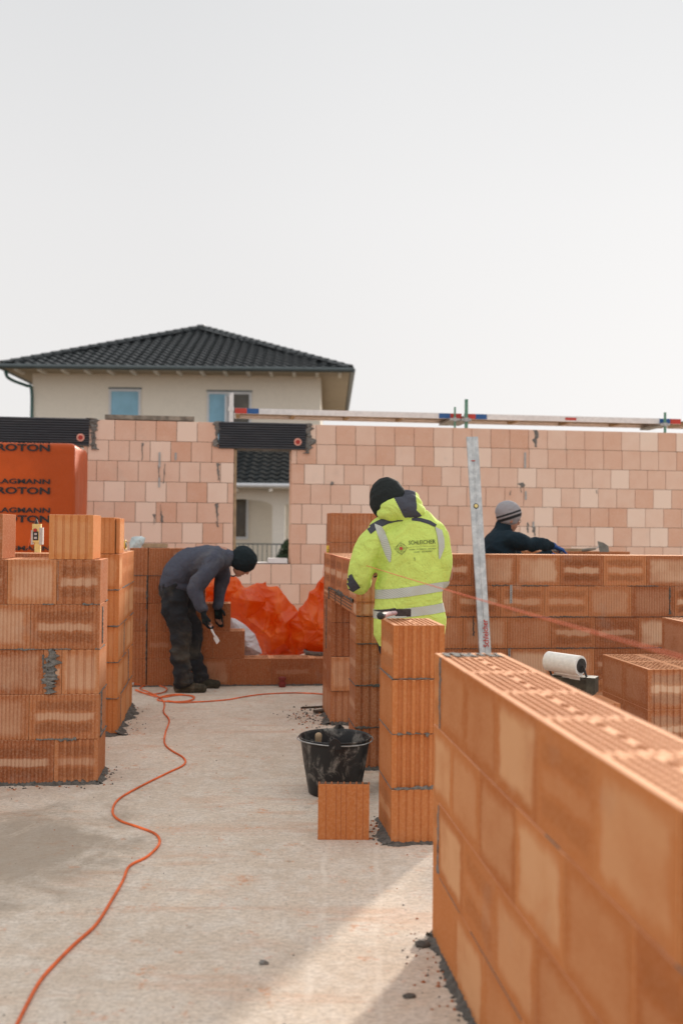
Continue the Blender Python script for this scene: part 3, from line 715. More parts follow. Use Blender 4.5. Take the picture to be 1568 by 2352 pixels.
# ------------------------------------------------------------------ scaffold behind the far wall
Xs = frame(fa+Vector((0, 1.0, 0)), ef)
def uS(xv): X_ = (xv-784)/FPX; return X_*13.5/(ef.x-X_*ef.y)
def deck(xa, xb, lab):
    u0, u1 = uS(xa), uS(xb); root = empty('scaffold_deck', Xs((u0+u1)/2, 0, 2.955), lab, 'scaffold deck', 'aluminium scaffold decks along the far wall')
    mb = MB(); z = 2.975
    mb.box(Xs(u0, 0, z), Xs.e, Xs.n, (u1-u0, .035, .075)); mb.box(Xs(u0, .58, z), Xs.e, Xs.n, (u1-u0, .035, .075))
    mb.build('side_rail', 'alu_white', root)
    mb = MB(); mb.box(Xs(u0+.01, .036, z+.045), Xs.e, Xs.n, (u1-u0-.02, .543, .012)); mb.build('platform', 'ply', root)
    for i in range(5): mb = MB(); mb.box(Xs(u0+.02+i*(u1-u0-.09)/4, .037, z+.004), Xs.e, Xs.n, (.05, .541, .038)); mb.build('cross_bar', 'wood', root)
    for q, (s0_, c1, c2) in enumerate(((u0, 'redp', 'bluep'), (u1-.32, 'bluep', 'redp'))):
        for i, c in enumerate((c1, c2)):
            mb = MB(); mb.box(Xs(s0_+i*.16, -.004, z+.003), Xs.e, Xs.n, (.158, .0035, .07)); mb.build('painted_end', c, root)
    return root
deck(537, 1058, 'white scaffold deck above the window opening, left of the green post')
dk = deck(1064, 1562, 'white scaffold deck right of the green post with a red sticker on its middle')
mb = MB(); mb.box(Xs(uS(1296), -.004, 2.995), Xs.e, Xs.n, (.16, .0035, .035)); mb.build('sticker', 'redp', dk)
deck(1572, 2080, 'scaffold deck cut by the right edge of the photo')
def post(xv, ztop, lab, mat, r=.024):
    mb = MB(); u = uS(xv); root = empty('scaffold_post', Xs(u, -.06, 0), lab, 'scaffold post', 'scaffold posts behind the far wall')
    mb.cyl(Xs(u, -.06, 0), Xs(u, -.06, ztop), r); mb.build('tube', mat, root)
    mb = MB(); mb.cyl(Xs(u, -.06, 2.93), Xs(u, -.06, 2.985), r*1.9, seg=8); mb.box(Xs(u-.07, -.075, 2.945), Xs.e, Xs.n, (.14, .7, .03)); mb.build('coupling', 'steel', root)
post(1066, 3.24, 'tall green scaffold post between the two decks', 'green'); post(1040, 3.13, 'short green pin beside the tall green scaffold post', 'green', .014); post(1521, 3.13, 'green scaffold post near the right edge', 'green', .018)
mb = MB(); u = uS(529); mb.box(Xs(u-.03, -.1, 0), Xs.e, Xs.n, (.055, .06, 3.22)); mb.box(Xs(u-.045, -.105, 3.0), Xs.e, Xs.n, (.075, .07, .05)); mb.cyl(Xs(u, -.07, 3.22), Xs(u, -.07, 3.24), .02)
tag(mb.build('scaffold_post', 'alu_white', None, Xs(u, -.1, 0)), 'white square post at the left end of the scaffold', 'scaffold post', 'scaffold posts behind the far wall')

# ------------------------------------------------------------------ house
hd = 30.0; ex = Vector((1, 0.012, 0)).normalized(); 
HX = frame(Vector((Xat(0, hd), hd-.05, 0)), ex)      # eave left front corner, u to the right, w away
EW = 10.52; EZ = 6.28; DEP = 11.0; RI = 2.22; ov = .93
house = empty('house', HX(EW/2, DEP/2, 0), 'two-storey cream house with dark tiled hip roof behind the far wall', 'house')
mb = MB(); mb.box(HX(.66, ov, 0), HX.e, HX.n, (EW-ov-.64, DEP-2*ov, EZ+.10)); mb.build('wall', 'plaster', house)
def roof_face(mb, X, u0, wu, A, run, rise, W):
    """tiles of one hip face: eave along direction A from X corner"""
    pass
def tiles(mb, O, eu, ev, width, slant, tw=.30, th=.36, apex0=.5, apex1=.5, z=Vector((0, 0, 1))):
    nn = eu.cross(ev).normalized()
    if nn.z < 0: nn = -nn
    nr = int(slant/th)
    for r in range(nr+1):
        v0 = r*th; v1 = min(slant, v0+th+.03)
        if v0 >= slant-.05: break
        l0 = width*apex0*(v0/slant); l1 = width-width*apex1*(v0/slant)
        n_ = max(1, int((l1-l0)/tw+1)); start = math.floor(l0/tw)*tw
        for c in range(n_+1):
            a = start+c*tw
            if a+tw*.4 < l0 or a+tw*.6 > l1: continue
            ring0 = []; ring1 = []; edge = []
            for i in range(5):
                s = i/4; h = .045*math.sin(s*math.pi*2-.6)*(.8)
                x_ = min(max(a+s*tw, l0-.05), l1+.05)
                ring0.append(mb.V(O+eu*x_+ev*v0+nn*(h+.075))); ring1.append(mb.V(O+eu*x_+ev*v1+nn*(h+.02))); edge.append(mb.V(O+eu*x_+ev*v0+nn*(h+.02)))
            for i in range(4): mb.F((ring0[i], ring0[i+1], ring1[i+1], ring1[i])); mb.F((edge[i], edge[i+1], ring0[i+1], ring0[i]))
mb = MB()
ap0 = .5-.012; apx = HX(EW*.488, DEP/2, EZ+RI); apx2 = HX(EW*.512, DEP/2, EZ+RI)
e0 = HX(0, 0, EZ); e1 = HX(EW, 0, EZ); e2 = HX(EW, DEP, EZ); e3_ = HX(0, DEP, EZ)
vs = [mb.V(p-Vector((0, 0, .03))) for p in (e0, e1, e2, e3_)]; va = mb.V(apx-Vector((0, 0, .03))); vb_ = mb.V(apx2-Vector((0, 0, .03)))
mb.F((vs[0], vs[1], vb_, va)); mb.F((vs[1], vs[2], vb_)); mb.F((vs[2], vs[3], va, vb_)); mb.F((vs[3], vs[0], va))
rf = mb.build('roof', 'tile', house)
mb = MB()
up_f = (HX(0, DEP/2, EZ+RI)-HX(0, 0, EZ)); tiles(mb, e0, HX.e, up_f.normalized(), EW, up_f.length, apex0=.488, apex1=.488)
for (O, eu, wd, run_) in ((e1, HX.n, DEP, -HX.e*(EW/2)), (e3_, -HX.n, DEP, HX.e*(EW/2)), (e2, -HX.e, EW, -HX.n*(DEP/2))):
    uv_ = run_+Vector((0, 0, RI)); tiles(mb, O, eu, uv_.normalized(), wd, uv_.length)
tl = mb.build('roof_tiles', 'tile', rf)
mb = MB()
for a_, b_ in ((e0, apx), (e1, apx2), (e2, apx2), (e3_, apx)):
    a_ = a_+Vector((0, 0, .04)); b_ = b_+Vector((0, 0, .08)); L = (b_-a_).length; n_ = int(L/.36)
    for i in range(n_+1): mb.cyl(a_.lerp(b_, i/(n_+1)), a_.lerp(b_, (i+1.15)/(n_+1)), .13, .10, 10)
mb.cyl(apx+Vector((0, 0, .1)), apx2+Vector((0, 0, .1)), .13, .13, 10)
mb.build('ridge_tiles', 'tile', rf)
mb = MB(); mb.box(HX(.02, .02, EZ-.06), HX.e, HX.n, (EW-.04, DEP-.04, .03)); mb.build('soffit', 'soffit', house)
mb = MB()
for a_, b_ in ((HX(-.05, -.07, EZ-.02), HX(EW+.05, -.07, EZ-.02)), (HX(EW+.07, -.05, EZ-.02), HX(EW+.07, DEP, EZ-.02)), (HX(-.07, -.05, EZ-.02), HX(-.07, DEP, EZ-.02))): mb.cyl(a_, b_, .075, .075, 10)
mb.build('gutter', 'gutter', house)
mb = MB(); g = lambda x, y, d: Dp(x, y, d)
mb.tube([(g(14, 853, 30.1), .065, .065), (g(18, 866, 30.2), .05, .05), (g(35, 876, 30.5), .05, .05), (g(62, 886, 30.8), .05, .05), (g(73, 897, 30.85), .05, .05), (g(73, 1000, 30.85), .05, .05), (g(73, 1300, 30.85), .05, .05)], seg=8)
MAT['pipe'] = simple('green_pipe', (.05, .13, .12), .4, .1, 9, 0)
mb.build('downpipe', 'pipe', house, smooth=True)
for i in range(15): mb = MB(); mb.box(HX(.35+i*.70, .04, EZ-.13), HX.e, HX.n, (.10, .8, .068)); mb.build('rafter_end', 'plaster_white', house)
def hx(xv, w): # u on house plane at offset w
    P = Dp(xv, 1100, (HX.p.y+w)); return (P-HX.p).dot(HX.e)
def hz(xv, yv, w): return Dp(xv, yv, HX.p.y+w).z
def window(xa, xb, ya, yb, w, pane='glass', open_=False, zlow=None):
    u0, u1 = hx(xa, w), hx(xb, w); z1_ = hz(xa, ya, w); z0_ = hz(xa, yb, w) if zlow is None else zlow
    mb = MB(); t_ = .07
    mb.box(HX(u0, w-.05, z0_), HX.e, HX.n, (t_, .06, z1_-z0_)); mb.box(HX(u1-t_, w-.05, z0_), HX.e, HX.n, (t_, .06, z1_-z0_))
    mb.box(HX(u0+t_, w-.048, z1_-t_), HX.e, HX.n, (u1-u0-2*t_, .056, t_)); mb.box(HX(u0+t_, w-.048, z0_), HX.e, HX.n, (u1-u0-2*t_, .056, t_))
    if open_:
        um = u0+(u1-u0)*.5; mb.box(HX(um-.06, w-.06, z0_+t_), HX.e, HX.n, (.12, .07, z1_-z0_-2*t_)); mb.box(HX(um-.1, w-.35, z0_+t_), HX.e, HX.n, (.05, .30, z1_-z0_-3*t_))
    f_ = mb.build('window', 'frame', house)
    mb = MB(); mb.box(HX(u0+t_, w-.02, z0_+t_), HX.e, HX.n, (((u1-u0)*.5 if open_ else u1-u0)-1.2*t_, .012, z1_-z0_-2*t_)); mb.build('pane', pane, f_)
    if open_: mb = MB(); mb.box(HX(um+.06, w-.02, z0_+t_), HX.e, HX.n, (u1-um-.06-t_, .012, z1_-z0_-2*t_)); mb.build('pane', 'glass_dark', f_)
    mb = MB(); mb.box(HX(u0-.02, w-.035, z1_), HX.e, HX.n, (u1-u0+.04, .04, .05)); mb.build('lintel_trim', 'gutter', f_)
window(248, 321, 893, 990, ov, zlow=4.0); window(473, 575, 899, 990, ov, open_=True, zlow=3.6)
# porch seen through the window opening
pw = -2.0
def pu(xv, w=pw): return hx(xv, w)
mb = MB(); u0, u1 = pu(440), pu(760); zt = hz(600, 1124, pw+.3)
# arcade wall with a shallow arch: columns of short quads
ua, ub = pu(470, pw+.7), pu(626, pw+.7); NS = 24; W0 = pw+.7; TH = .3
ztop = zt+.1
def arch(u): 
    t = (u-ua)/(ub-ua); t = max(0, min(1, t)); zc = hz(560, 1146, W0); ze = hz(626, 1163, W0); return ze+(zc-ze)*math.sqrt(max(0, 1-(2*t-1)**2)) if 0 < t < 1 else ze
mb.box(HX(u0, W0, 0), HX.e, HX.n, (ua-u0, TH, ztop)); 
for i in range(NS):
    a_, b_ = ua+(ub-ua)*i/NS, ua+(ub-ua)*(i+1)/NS; za, zb_ = arch(a_), arch(b_)
    q = [HX(a_, W0, za), HX(b_, W0, zb_), HX(b_, W0, ztop), HX(a_, W0, ztop), HX(a_, W0+TH, za), HX(b_, W0+TH, zb_), HX(b_, W0+TH, ztop), HX(a_, W0+TH, ztop)]
    I = [mb.V(p) for p in q]; mb.F((I[0], I[1], I[2], I[3])); mb.F((I[5], I[4], I[7], I[6])); mb.F((I[4], I[5], I[1], I[0]))
uc = pu(655, W0)
mb.box(HX(ub, W0, 0), HX.e, HX.n, (uc-ub, TH, ztop)); mb.box(HX(uc+1.0, W0, 0), HX.e, HX.n, (1.0, TH, ztop)); mb.box(HX(uc, W0, ztop-.5), HX.e, HX.n, (1.0, TH, .5))
mb.build('porch_wall', 'plaster_white', house)
mb = MB(); pz = hz(600, 1112, pw); rise = 1.25
O = HX(u0, pw, pz); q = HX(u0, ov-.01, pz+rise)-O
i0 = [mb.V(p-Vector((0, 0, .04))) for p in (O, HX(u1, pw, pz), HX(u1, ov-.01, pz+rise), HX(u0, ov-.01, pz+rise))]; mb.F(i0)
tiles(mb, O, HX.e, q.normalized(), u1-u0, q.length, apex0=0, apex1=0); mb.build('porch_roof', 'tile', house)
mb = MB(); mb.cyl(HX(u0, pw-.06, pz-.03), HX(u1, pw-.06, pz-.03), .06); mb.build('gutter', 'frame', house)
mb = MB(); mb.box(HX(u0, pw+.02, pz-.10), HX.e, HX.n, (u1-u0, .6, .02)); mb.build('soffit', 'plaster_white', house)
for i in range(4): mb = MB(); mb.box(HX(u0+.17+i*1.0, pw-.01, pz-.20), HX.e, HX.n, (.10, .6, .09)); mb.build('rafter_end', 'plaster_white', house)
window(510, 571, 1137, 1238, ov, 'glass_dark')
# fence and shrubs in front of the house
fx = 24.5
def FP(xv, yv): return Dp(xv, yv, fx)
fence = empty('metal_fence', (FP(600, 1217).x, fx, 0), 'grey metal bar fence in front of the house seen through the window opening', 'fence')
xa_, xb_ = Xat(420, fx), Xat(760, fx); zt = FP(600, 1251).z; zb_ = FP(600, 1298).z-.1
mb = MB(); Y = Vector((0, 1, 0)); X_ = Vector((1, 0, 0))
for z_ in (zt, zb_+.1): mb.box((xa_, fx, z_), X_, Y, (xb_-xa_, .03, .03))
mb.build('rail', 'gutter', fence)
mb = MB(); i = xa_
while i < xb_: mb.box((i, fx+.005, 0), X_, Y, (.018, .018, zt)); i += .115
mb.build('bars', 'gutter', fence)
def shrub(xv, w, h, lab):
    c = Vector((Xat(xv, fx-.6), fx-.6, 0)); mb = MB(); random.seed(int(xv))
    for i in range(1500):
        t = random.random(); z_ = t*h; rr_ = w*(1-t)**.6*math.sqrt(random.random()); a_ = random.random()*6.28
        p = c+Vector((rr_*math.cos(a_), rr_*math.sin(a_), z_)); s_ = .045
        d1 = Vector((random.uniform(-1, 1), random.uniform(-1, 1), random.uniform(-1, 1))).normalized()*s_; d2_ = d1.orthogonal().normalized()*s_*.6
        mb.F([mb.V(p-d1), mb.V(p+d2_), mb.V(p+d1), mb.V(p-d2_)])
    root = empty('shrub', c, lab, 'shrub', 'dark shrubs by the fence'); mb.build('foliage', 'leaf', root)
    mb = MB(); mb.cyl(c, c+Vector((0, 0, h*.8)), .04, .01, 8); mb.build('stem', 'wood_dark', root)
shrub(661, .5, FP(655, 1238).z-.02, 'dark cone-shaped shrub at the right side of the window opening'); shrub(536, .30, FP(540, 1244).z, 'dark shrub half hidden by the left side of the window opening')
random.seed(21)
# ------------------------------------------------------------------ text
def text_mb(txt, emb=0.0, slant=0):
    cu = bpy.data.curves.new('t', 'FONT'); cu.body = txt; cu.size = 1; cu.offset = emb; cu.shear = slant
    cu.resolution_u = 3
    o = bpy.data.objects.new('t', cu); COL.objects.link(o)
    dg = bpy.context.evaluated_depsgraph_get(); dg.update()
    me = bpy.data.meshes.new_from_object(o.evaluated_get(dg)); bpy.data.objects.remove(o)
    vs_ = [v.co.copy() for v in me.vertices]; fs_ = [tuple(p.vertices) for p in me.polygons]
    x0 = min(v.x for v in vs_); x1 = max(v.x for v in vs_); y0 = min(v.y for v in vs_); y1 = max(v.y for v in vs_)
    return [((v.x-x0)/(x1-x0), (v.y-y0)/(y1-y0)) for v in vs_], fs_
def lettering(txt, fn, name, mat, parent, emb=0.0, slant=0):
    vs_, fs_ = text_mb(txt, emb, slant); mb = MB(); ids = [mb.V(fn(a_, b_)) for a_, b_ in vs_]
    for q in fs_: mb.F([ids[i] for i in q])
    return mb.build(name, mat, parent)
# ------------------------------------------------------------------ wrapped pallet
pd = 10.1; pc = Vector((Xat(168, pd), pd, 0)); XP = frame(pc-Ev*1.25, Ev); ptop = Dp(100, 1017, pd).z
root = empty('wrapped_pallet', XP(.6, .5, 0), 'tall pallet of blocks wrapped in printed orange plastic at the left edge', 'pallet')
mb = MB(); NX, NZ = 40, 60
def cube_round(mb, X, L, T, z0_, z1_, r, seg=5):
    # rounded-rectangle loops stacked in z with rounded top
    def loop(ins, z_):
        pts = []; rr_ = max(.02, r-ins*.3)
        for cx, cy, a0 in ((L-r, r, -90), (L-r, T-r, 0), (r, T-r, 90), (r, r, 180)):
            for i in range(seg+1):
                a_ = R(a0+90*i/seg); pts.append((cx+(r-ins)*math.cos(a_), cy+(r-ins)*math.sin(a_)))
        # densify long sides
        out = []
        for i, p in enumerate(pts):
            q = pts[(i+1) % len(pts)]; d = math.hypot(q[0]-p[0], q[1]-p[1]); k = max(1, int(d/.04))
            for j in range(k): out.append((p[0]+(q[0]-p[0])*j/k, p[1]+(q[1]-p[1])*j/k))
        return out, z_
    lv = [(0, z0_+(z1_-z0_-r)*i/45) for i in range(46)]+[(r*(1-math.cos(R(q))), z1_-r+r*math.sin(R(q))) for q in (20, 40, 60, 80)]
    rings = []; n0 = None
    for ins, z_ in lv:
        lp, zz = loop(ins if ins < r*.99 else r*.98, z_)
        if n0 is None: n0 = len(lp); base = lp
        ring = []
        for (bx, by) in base:
            cxm, cym = L/2, T/2
            px, py = cxm+(bx-cxm)*(1-2*ins/L), cym+(by-cym)*(1-2*ins/T)
            wv = .010*noise.noise(Vector((bx*3, by*3, zz*1.2)))+.006*noise.noise(Vector((bx*9, by*9, zz*2.5)))
            px += (bx-cxm)/(L/2)*wv; py += (by-cym)/(T/2)*wv*.4
            ring.append(mb.V(X(px, py, zz)))
        rings.append(ring)
    for A, B in zip(rings, rings[1:]):
        for i in range(n0): j = (i+1) % n0; mb.F((A[i], A[j], B[j], B[i]))
    mb.F(rings[-1])
cube_round(mb, XP, 1.25+.014, .95, .12, ptop, .05)
mb.build('plastic_wrap', 'wrap', root, smooth=True)
mb = MB()
for i in range(3): mb.box(XP(.05+i*.5, .02, 0), XP.e, XP.n, (.12, .95, .118))
mb.build('pallet_base', 'wood_grey', root)
def prow(txt, xr, yt, yb, wv, emb):
    pr = Dp(xr, yb, pd); ur = (pr-XP.p).dot(XP.e); zb_ = pr.z; zt_ = Dp(xr, yt, pd).z
    lettering(txt, lambda a_, b_: XP(ur-wv+a_*wv, -.014-.0*a_, zb_+b_*(zt_-zb_)), 'lettering', 'ink', root, emb)
for yt, yb in ((1021.5, 1038), (1120, 1136), (1184, 1201)): prow('POROTON', 117, yt, yb, 23.5*7/228, .035)
for yt, yb in ((1003.0, 1015.2), (1101, 1112.5), (1166.5, 1178.5), (1254, 1265)):
    if yt > 1010: prow('SCHLAGMANN', 117, yt, yb, 16.8*10/228, .03)
prow('SCHLAGMANN', 117, 1017.5, 1020, 16.8*10/228, .03)
# ------------------------------------------------------------------ setting: ground
mb = MB(); N = 1
mb.F([mb.V(p) for p in ((-400, -100, -.06), (400, -100, -.06), (400, 900, -.06), (-400, 900, -.06))]); tag(mb.build('ground', 'earth'), kind='structure')
mb = MB(); mb.box((-7, -4, -.05), Vector((1, 0, 0)), Vector((0, 1, 0)), (16, 17.2, .05)); tag(mb.build('floor', 'concrete'), kind='structure')
# crumbs
mb = MB(); random.seed(5)
spots = []
for i in range(420): spots.append((random.uniform(-1.9, .5), random.uniform(2.2, 9), random.uniform(.0015, .005)))
def near(a_, b_, k, sp, s0_=.002, s1_=.009):
    for i in range(k):
        p = a_.lerp(b_, random.random()); spots.append((p.x+random.gauss(0, sp), p.y+random.gauss(0, sp), random.uniform(s0_, s1_)))
near(XN(-.02, -.03, 0), XN(1.1, -.03, 0), 260, .05); near(X5(-.05, -.03, 0), X5(L5, -.03, 0), 130, .035); near(X2(0, .27, 0), X2(L2len, .29, 0), 150, .05)
near(X1(LW, .03, 0), X1(LW, .3, 0), 60, .05); near(X1(LW-1.2, -.05, 0), X1(LW, -.05, 0), 100, .04); near(X4(0, -.08, 0), X4(lo, -.08, 0), 330, .11, .003, .012); near(X4(lo, .1, 0), X4(L4-.3, .1, 0), 160, .1)
spots = [q for q in spots if random.random() < .62]
for x_, y_, s_ in spots:
    c = Vector((x_, y_, s_*.3)); b = [mb.V(c+Vector((random.uniform(.6, 1.3)*s_*dx, random.uniform(.6, 1.3)*s_*dy, dz*s_*random.uniform(.4, .9)))) for dx, dy, dz in ((1, 0, -.4), (0, 1, -.4), (-1, 0, -.4), (0, -1, -.4), (0, 0, 1))]
    k = 0 if random.random() < .6 else 1
    for q in ((0, 1, 4), (1, 2, 4), (2, 3, 4), (3, 0, 4)): mb.F([b[i] for i in q], k)
tag(mb.build('rubble_crumbs', ['mortar_dark', 'brick']), 'scattered mortar crumbs and brick grit on the concrete floor', 'rubble', kind='stuff')
def lump(name, label, cat, c, r, mat, h=.5, seedv=1):
    mb = MB(); random.seed(seedv); mb.ell(c, (r, r*.8, r*h), seg=16)
    mb.v = [tuple(Vector(v)+(Vector(v)-Vector(c))*(.5*noise.noise(Vector(v)*60/ (r*30)+Vector((seedv, 0, 0))))) for v in mb.v]
    return tag(mb.build(name, mat, None, c, smooth=True), label, cat, 'mortar droppings on the floor' if cat == 'mortar lump' else None)
lump('mortar_lump', 'biggest grey mortar dropping at the corner of the foreground wall', 'mortar lump', G(968, 2172)+Vector((0, 0, .008)), .028, 'mortar_dark', .5, 3)
lump('mortar_lump', 'small mortar dropping alone on the floor near the bottom centre', 'mortar lump', G(605, 2214)+Vector((0, 0, .004)), .016, 'mortar', .5, 4)
lump('mortar_lump', 'dark mortar dropping in the shade at the bottom of the foreground wall', 'mortar lump', G(938, 2290)+Vector((0, 0, .003)), .02, 'mortar_dark', .3, 5)
random.seed(11)
# ------------------------------------------------------------------ bucket
bb = G(768, 1822); bx, by = bb.x, bb.y+.02
root = empty('mortar_bucket', (bx, by, 0), 'black plastic mortar bucket smeared with dried mortar behind the upright thin block', 'bucket')
def lathe(mb, c, prof, seg=40, mi=0, close=False):
    rings = [[mb.V(Vector(c)+Vector((r*math.cos(2*math.pi*i/seg), r*math.sin(2*math.pi*i/seg), z_))) for i in range(seg)] for r, z_ in prof]
    for A, B in zip(rings, rings[1:]):
        for i in range(seg): j = (i+1) % seg; mb.F((A[i], A[j], B[j], B[i]), mi)
    return rings
mb = MB(); hb = .305
rg = lathe(mb, (bx, by, 0), [(.135, .0), (.142, .004), (.168, .15), (.186, hb-.035), (.186, hb-.02), (.190, hb-.018), (.197, hb-.004), (.199, hb), (.194, hb+.004), (.186, hb), (.182, hb-.01), (.164, .15), (.138, .012)])
mb.F(rg[0][::-1]); mb.F(rg[-1]); mb.build('shell', 'bucket', root, smooth=True)
mb = MB(); rg = lathe(mb, (bx, by, 0), [(.168, .16), (.12, .175), (.06, .15), (.02, .16)]); mb.F(rg[-1])
mb.v = [(v[0], v[1], v[2]+.02*noise.noise(Vector(v)*18)) for v in mb.v]; mb.build('mortar', 'mortar_dark', root, smooth=True)
mb = MB(); pts = []
for i in range(25):
    a_ = math.pi*2*i/24; rr_ = .206; pts.append(((bx+rr_*math.cos(a_), by+rr_*math.sin(a_)*.96, hb-.012+.004*math.sin(a_*2)), .0035, .0035))
mb.tube(pts, side=(0, 0, 1), seg=6, k=2, caps=False); mb.build('handle', 'steel', root, smooth=True)
for sgn in (-1, 1):
    mb = MB(); y_ = by+sgn*.197; xo = bx+(.0 if sgn < 0 else .02)
    q = [(-.035, -.03), (.035, -.03), (.03, .006), (.008, .026), (-.008, .026), (-.03, .006)]
    A = [mb.V((xo+a_, y_-.006, hb+b_)) for a_, b_ in q]; B = [mb.V((xo+a_, y_+.006, hb+b_)) for a_, b_ in q]
    mb.F(A); mb.F(B[::-1]); [mb.F((A[i], A[(i+1) % 6], B[(i+1) % 6], B[i])) for i in range(6)]
    mb.build('lug', 'bucket', root)
mb = MB(); a_ = Vector((bx-.095, by+.03, .16)); b_ = Vector((bx-.09, by+.0, .31))
mb.tube([(a_, .014, .014), (a_.lerp(b_, .5), .016, .016), (b_, .019, .017)], seg=10)
tag(mb.build('wooden_stick', 'wood', None, a_, smooth=True), 'pale rounded wooden stick poking out of the black bucket', 'stick')
# thin block in front
tb = G(729.5, 1929); XT = frame(Vector((tb.x, tb.y, 0)), Vector((1, 0.01, 0))); mb = MB()
block(mb, XT, 0, 0, .0, .236, .046, .2535, 'flat', 'flat', (.15, 0, .0), 0, bs='wide')
for i in range(8): mb.box(XT(.008+i*.0285, .012, .2538), XT.e, XT.n, (.022, .026, .0012), 1)
for c in (.035, .082, .104, .128, .175, .205): mb.box(XT(c, -.0006, .004), XT.e, XT.n, (.0035, .001, .246), 2)
for i in range(9): mb.box(XT(.002+i*.0288, .005, .2535), XT.e, XT.n, (.005, .038, .004), 2)
MAT['groove'] = simple('dark_clay', (.40, .125, .042), .9, .1, 40)
tag(mb.build('block_slice', ['brick_warm', 'joint', 'groove'], None, XT(0, 0, 0)), 'thin slice of clay block standing upright on the floor in front of the bucket', 'clay block')
# ------------------------------------------------------------------ cable on the floor
def sweep(pts, r, name, label, cat, mat, seg=8, k=5, z=None):
    mb = MB(); mb.tube([(p, r, r) for p in pts], side=(0, 0, 1) if z is None else z, seg=seg, k=k)
    return tag(mb.build(name, mat, None, pts[0], smooth=True), label, cat)
cr_ = .0058
cp = [(30, 2378), (42, 2352), (90, 2261), (134, 2210), (173, 2171), (221, 2127), (256, 2072), (282, 2027), (298, 1992), (339, 1970), (366, 1941), (358, 1919), (320, 1903), (275, 1887), (259, 1867), (272, 1839), (320, 1810), (384, 1778), (422, 1759), (422, 1743), (390, 1723), (378, 1707), (381, 1682), (389, 1656), (376, 1637), (378, 1619), (368, 1604), (341, 1591), (322, 1583), (334, 1577), (362, 1576), (382, 1583), (378, 1592), (350, 1596), (322, 1592), (312, 1586), (340, 1597), (372, 1604), (405, 1598.5), (438, 1600), (446, 1606), (425, 1613), (385, 1614), (362, 1609), (378, 1601), (408, 1597), (440, 1601), (444, 1608), (420, 1615), (384, 1612), (410, 1616), (446, 1614.5), (485, 1612), (524, 1608.5), (560, 1602), (599, 1596.5), (640, 1594), (674, 1593), (712, 1594), (749, 1596.5), (800, 1600)]
zz = [0]*len(cp)
sweep([G(x, y)+Vector((0, 0, cr_+(.004*abs(math.sin(i*1.9)) if 27 < i < 52 else 0))) for i, (x, y) in enumerate(cp)], cr_, 'extension_cable', 'orange extension cable snaking across the floor and coiled by the bent worker', 'cable', 'cable')
pg = G(309, 1577); mb = MB(); mb.cyl(pg+Vector((-.06, .02, .03)), pg+Vector((0, .0, .025)), .022, .018); mb.cyl(pg+Vector((0, 0, .025)), pg+Vector((.05, 0, .02)), .010, .006, mi=1)
tag(mb.build('cable_plug', ['grey', 'cable'], None, pg), 'grey and orange cable plug on the floor beside the coil', 'plug')
# red stub, bits of wood
p = G(648, 1578); mb = MB(); lathe_ = lathe(mb, (p.x, p.y, 0), [(.030, 0), (.030, .02), (.036, .022), (.036, .04), (.024, .045), (.024, .065), (.034, .068), (.034, .088), (.02, .092)], 16); mb.F(lathe_[-1])
tag(mb.build('pipe_cap', 'darkred', None, (p.x, p.y, 0)), 'dark red pipe cap standing up from the floor at the foot of the stepped wall', 'pipe cap')
def plank(pa, pb_, w, h, name, label, mat='wood_dark', z=.0, taper=1.0):
    pa, pb_ = Vector(pa), Vector(pb_); e = (pb_-pa); L = e.length; e.normalize(); nn = Vector((-e.y, e.x, 0)).normalized(); mb = MB()
    P_ = []
    for i in range(5):
        t = i/4; c = pa.lerp(pb_, t); ww = w*(1+(taper-1)*t)
        P_.append([mb.V(c+nn*ww/2*sx_+Vector((0, 0, z+hh*h*(1+.3*noise.noise(Vector((t*3, sx_, 2))))))) for sx_, hh in ((-1, 0), (1, 0), (1, 1), (-1, 1))])
    for A, B in zip(P_, P_[1:]):
        for i in range(4): j = (i+1) % 4; mb.F((A[i], A[j], B[j], B[i]))
    mb.F(P_[0][::-1]); mb.F(P_[-1]); return tag(mb.build(name, mat, None, pa), label, 'wood scrap', 'scraps of wood by the block wall with the opening')
plank(G(743, 1625), G(691, 1628), .035, .014, 'wood_wedge', 'dark pointed wooden wedge on the floor left of the opening wall', taper=.2)
plank(G(722, 1638), G(752, 1636), .06, .022, 'wood_wedge', 'short dark wood scrap under the pointed wedge')
plank(G(727, 1563), G(752, 1563), .05, .03, 'wood_block', 'small pale wood scrap in front of the stepped wall', 'wood_grey')

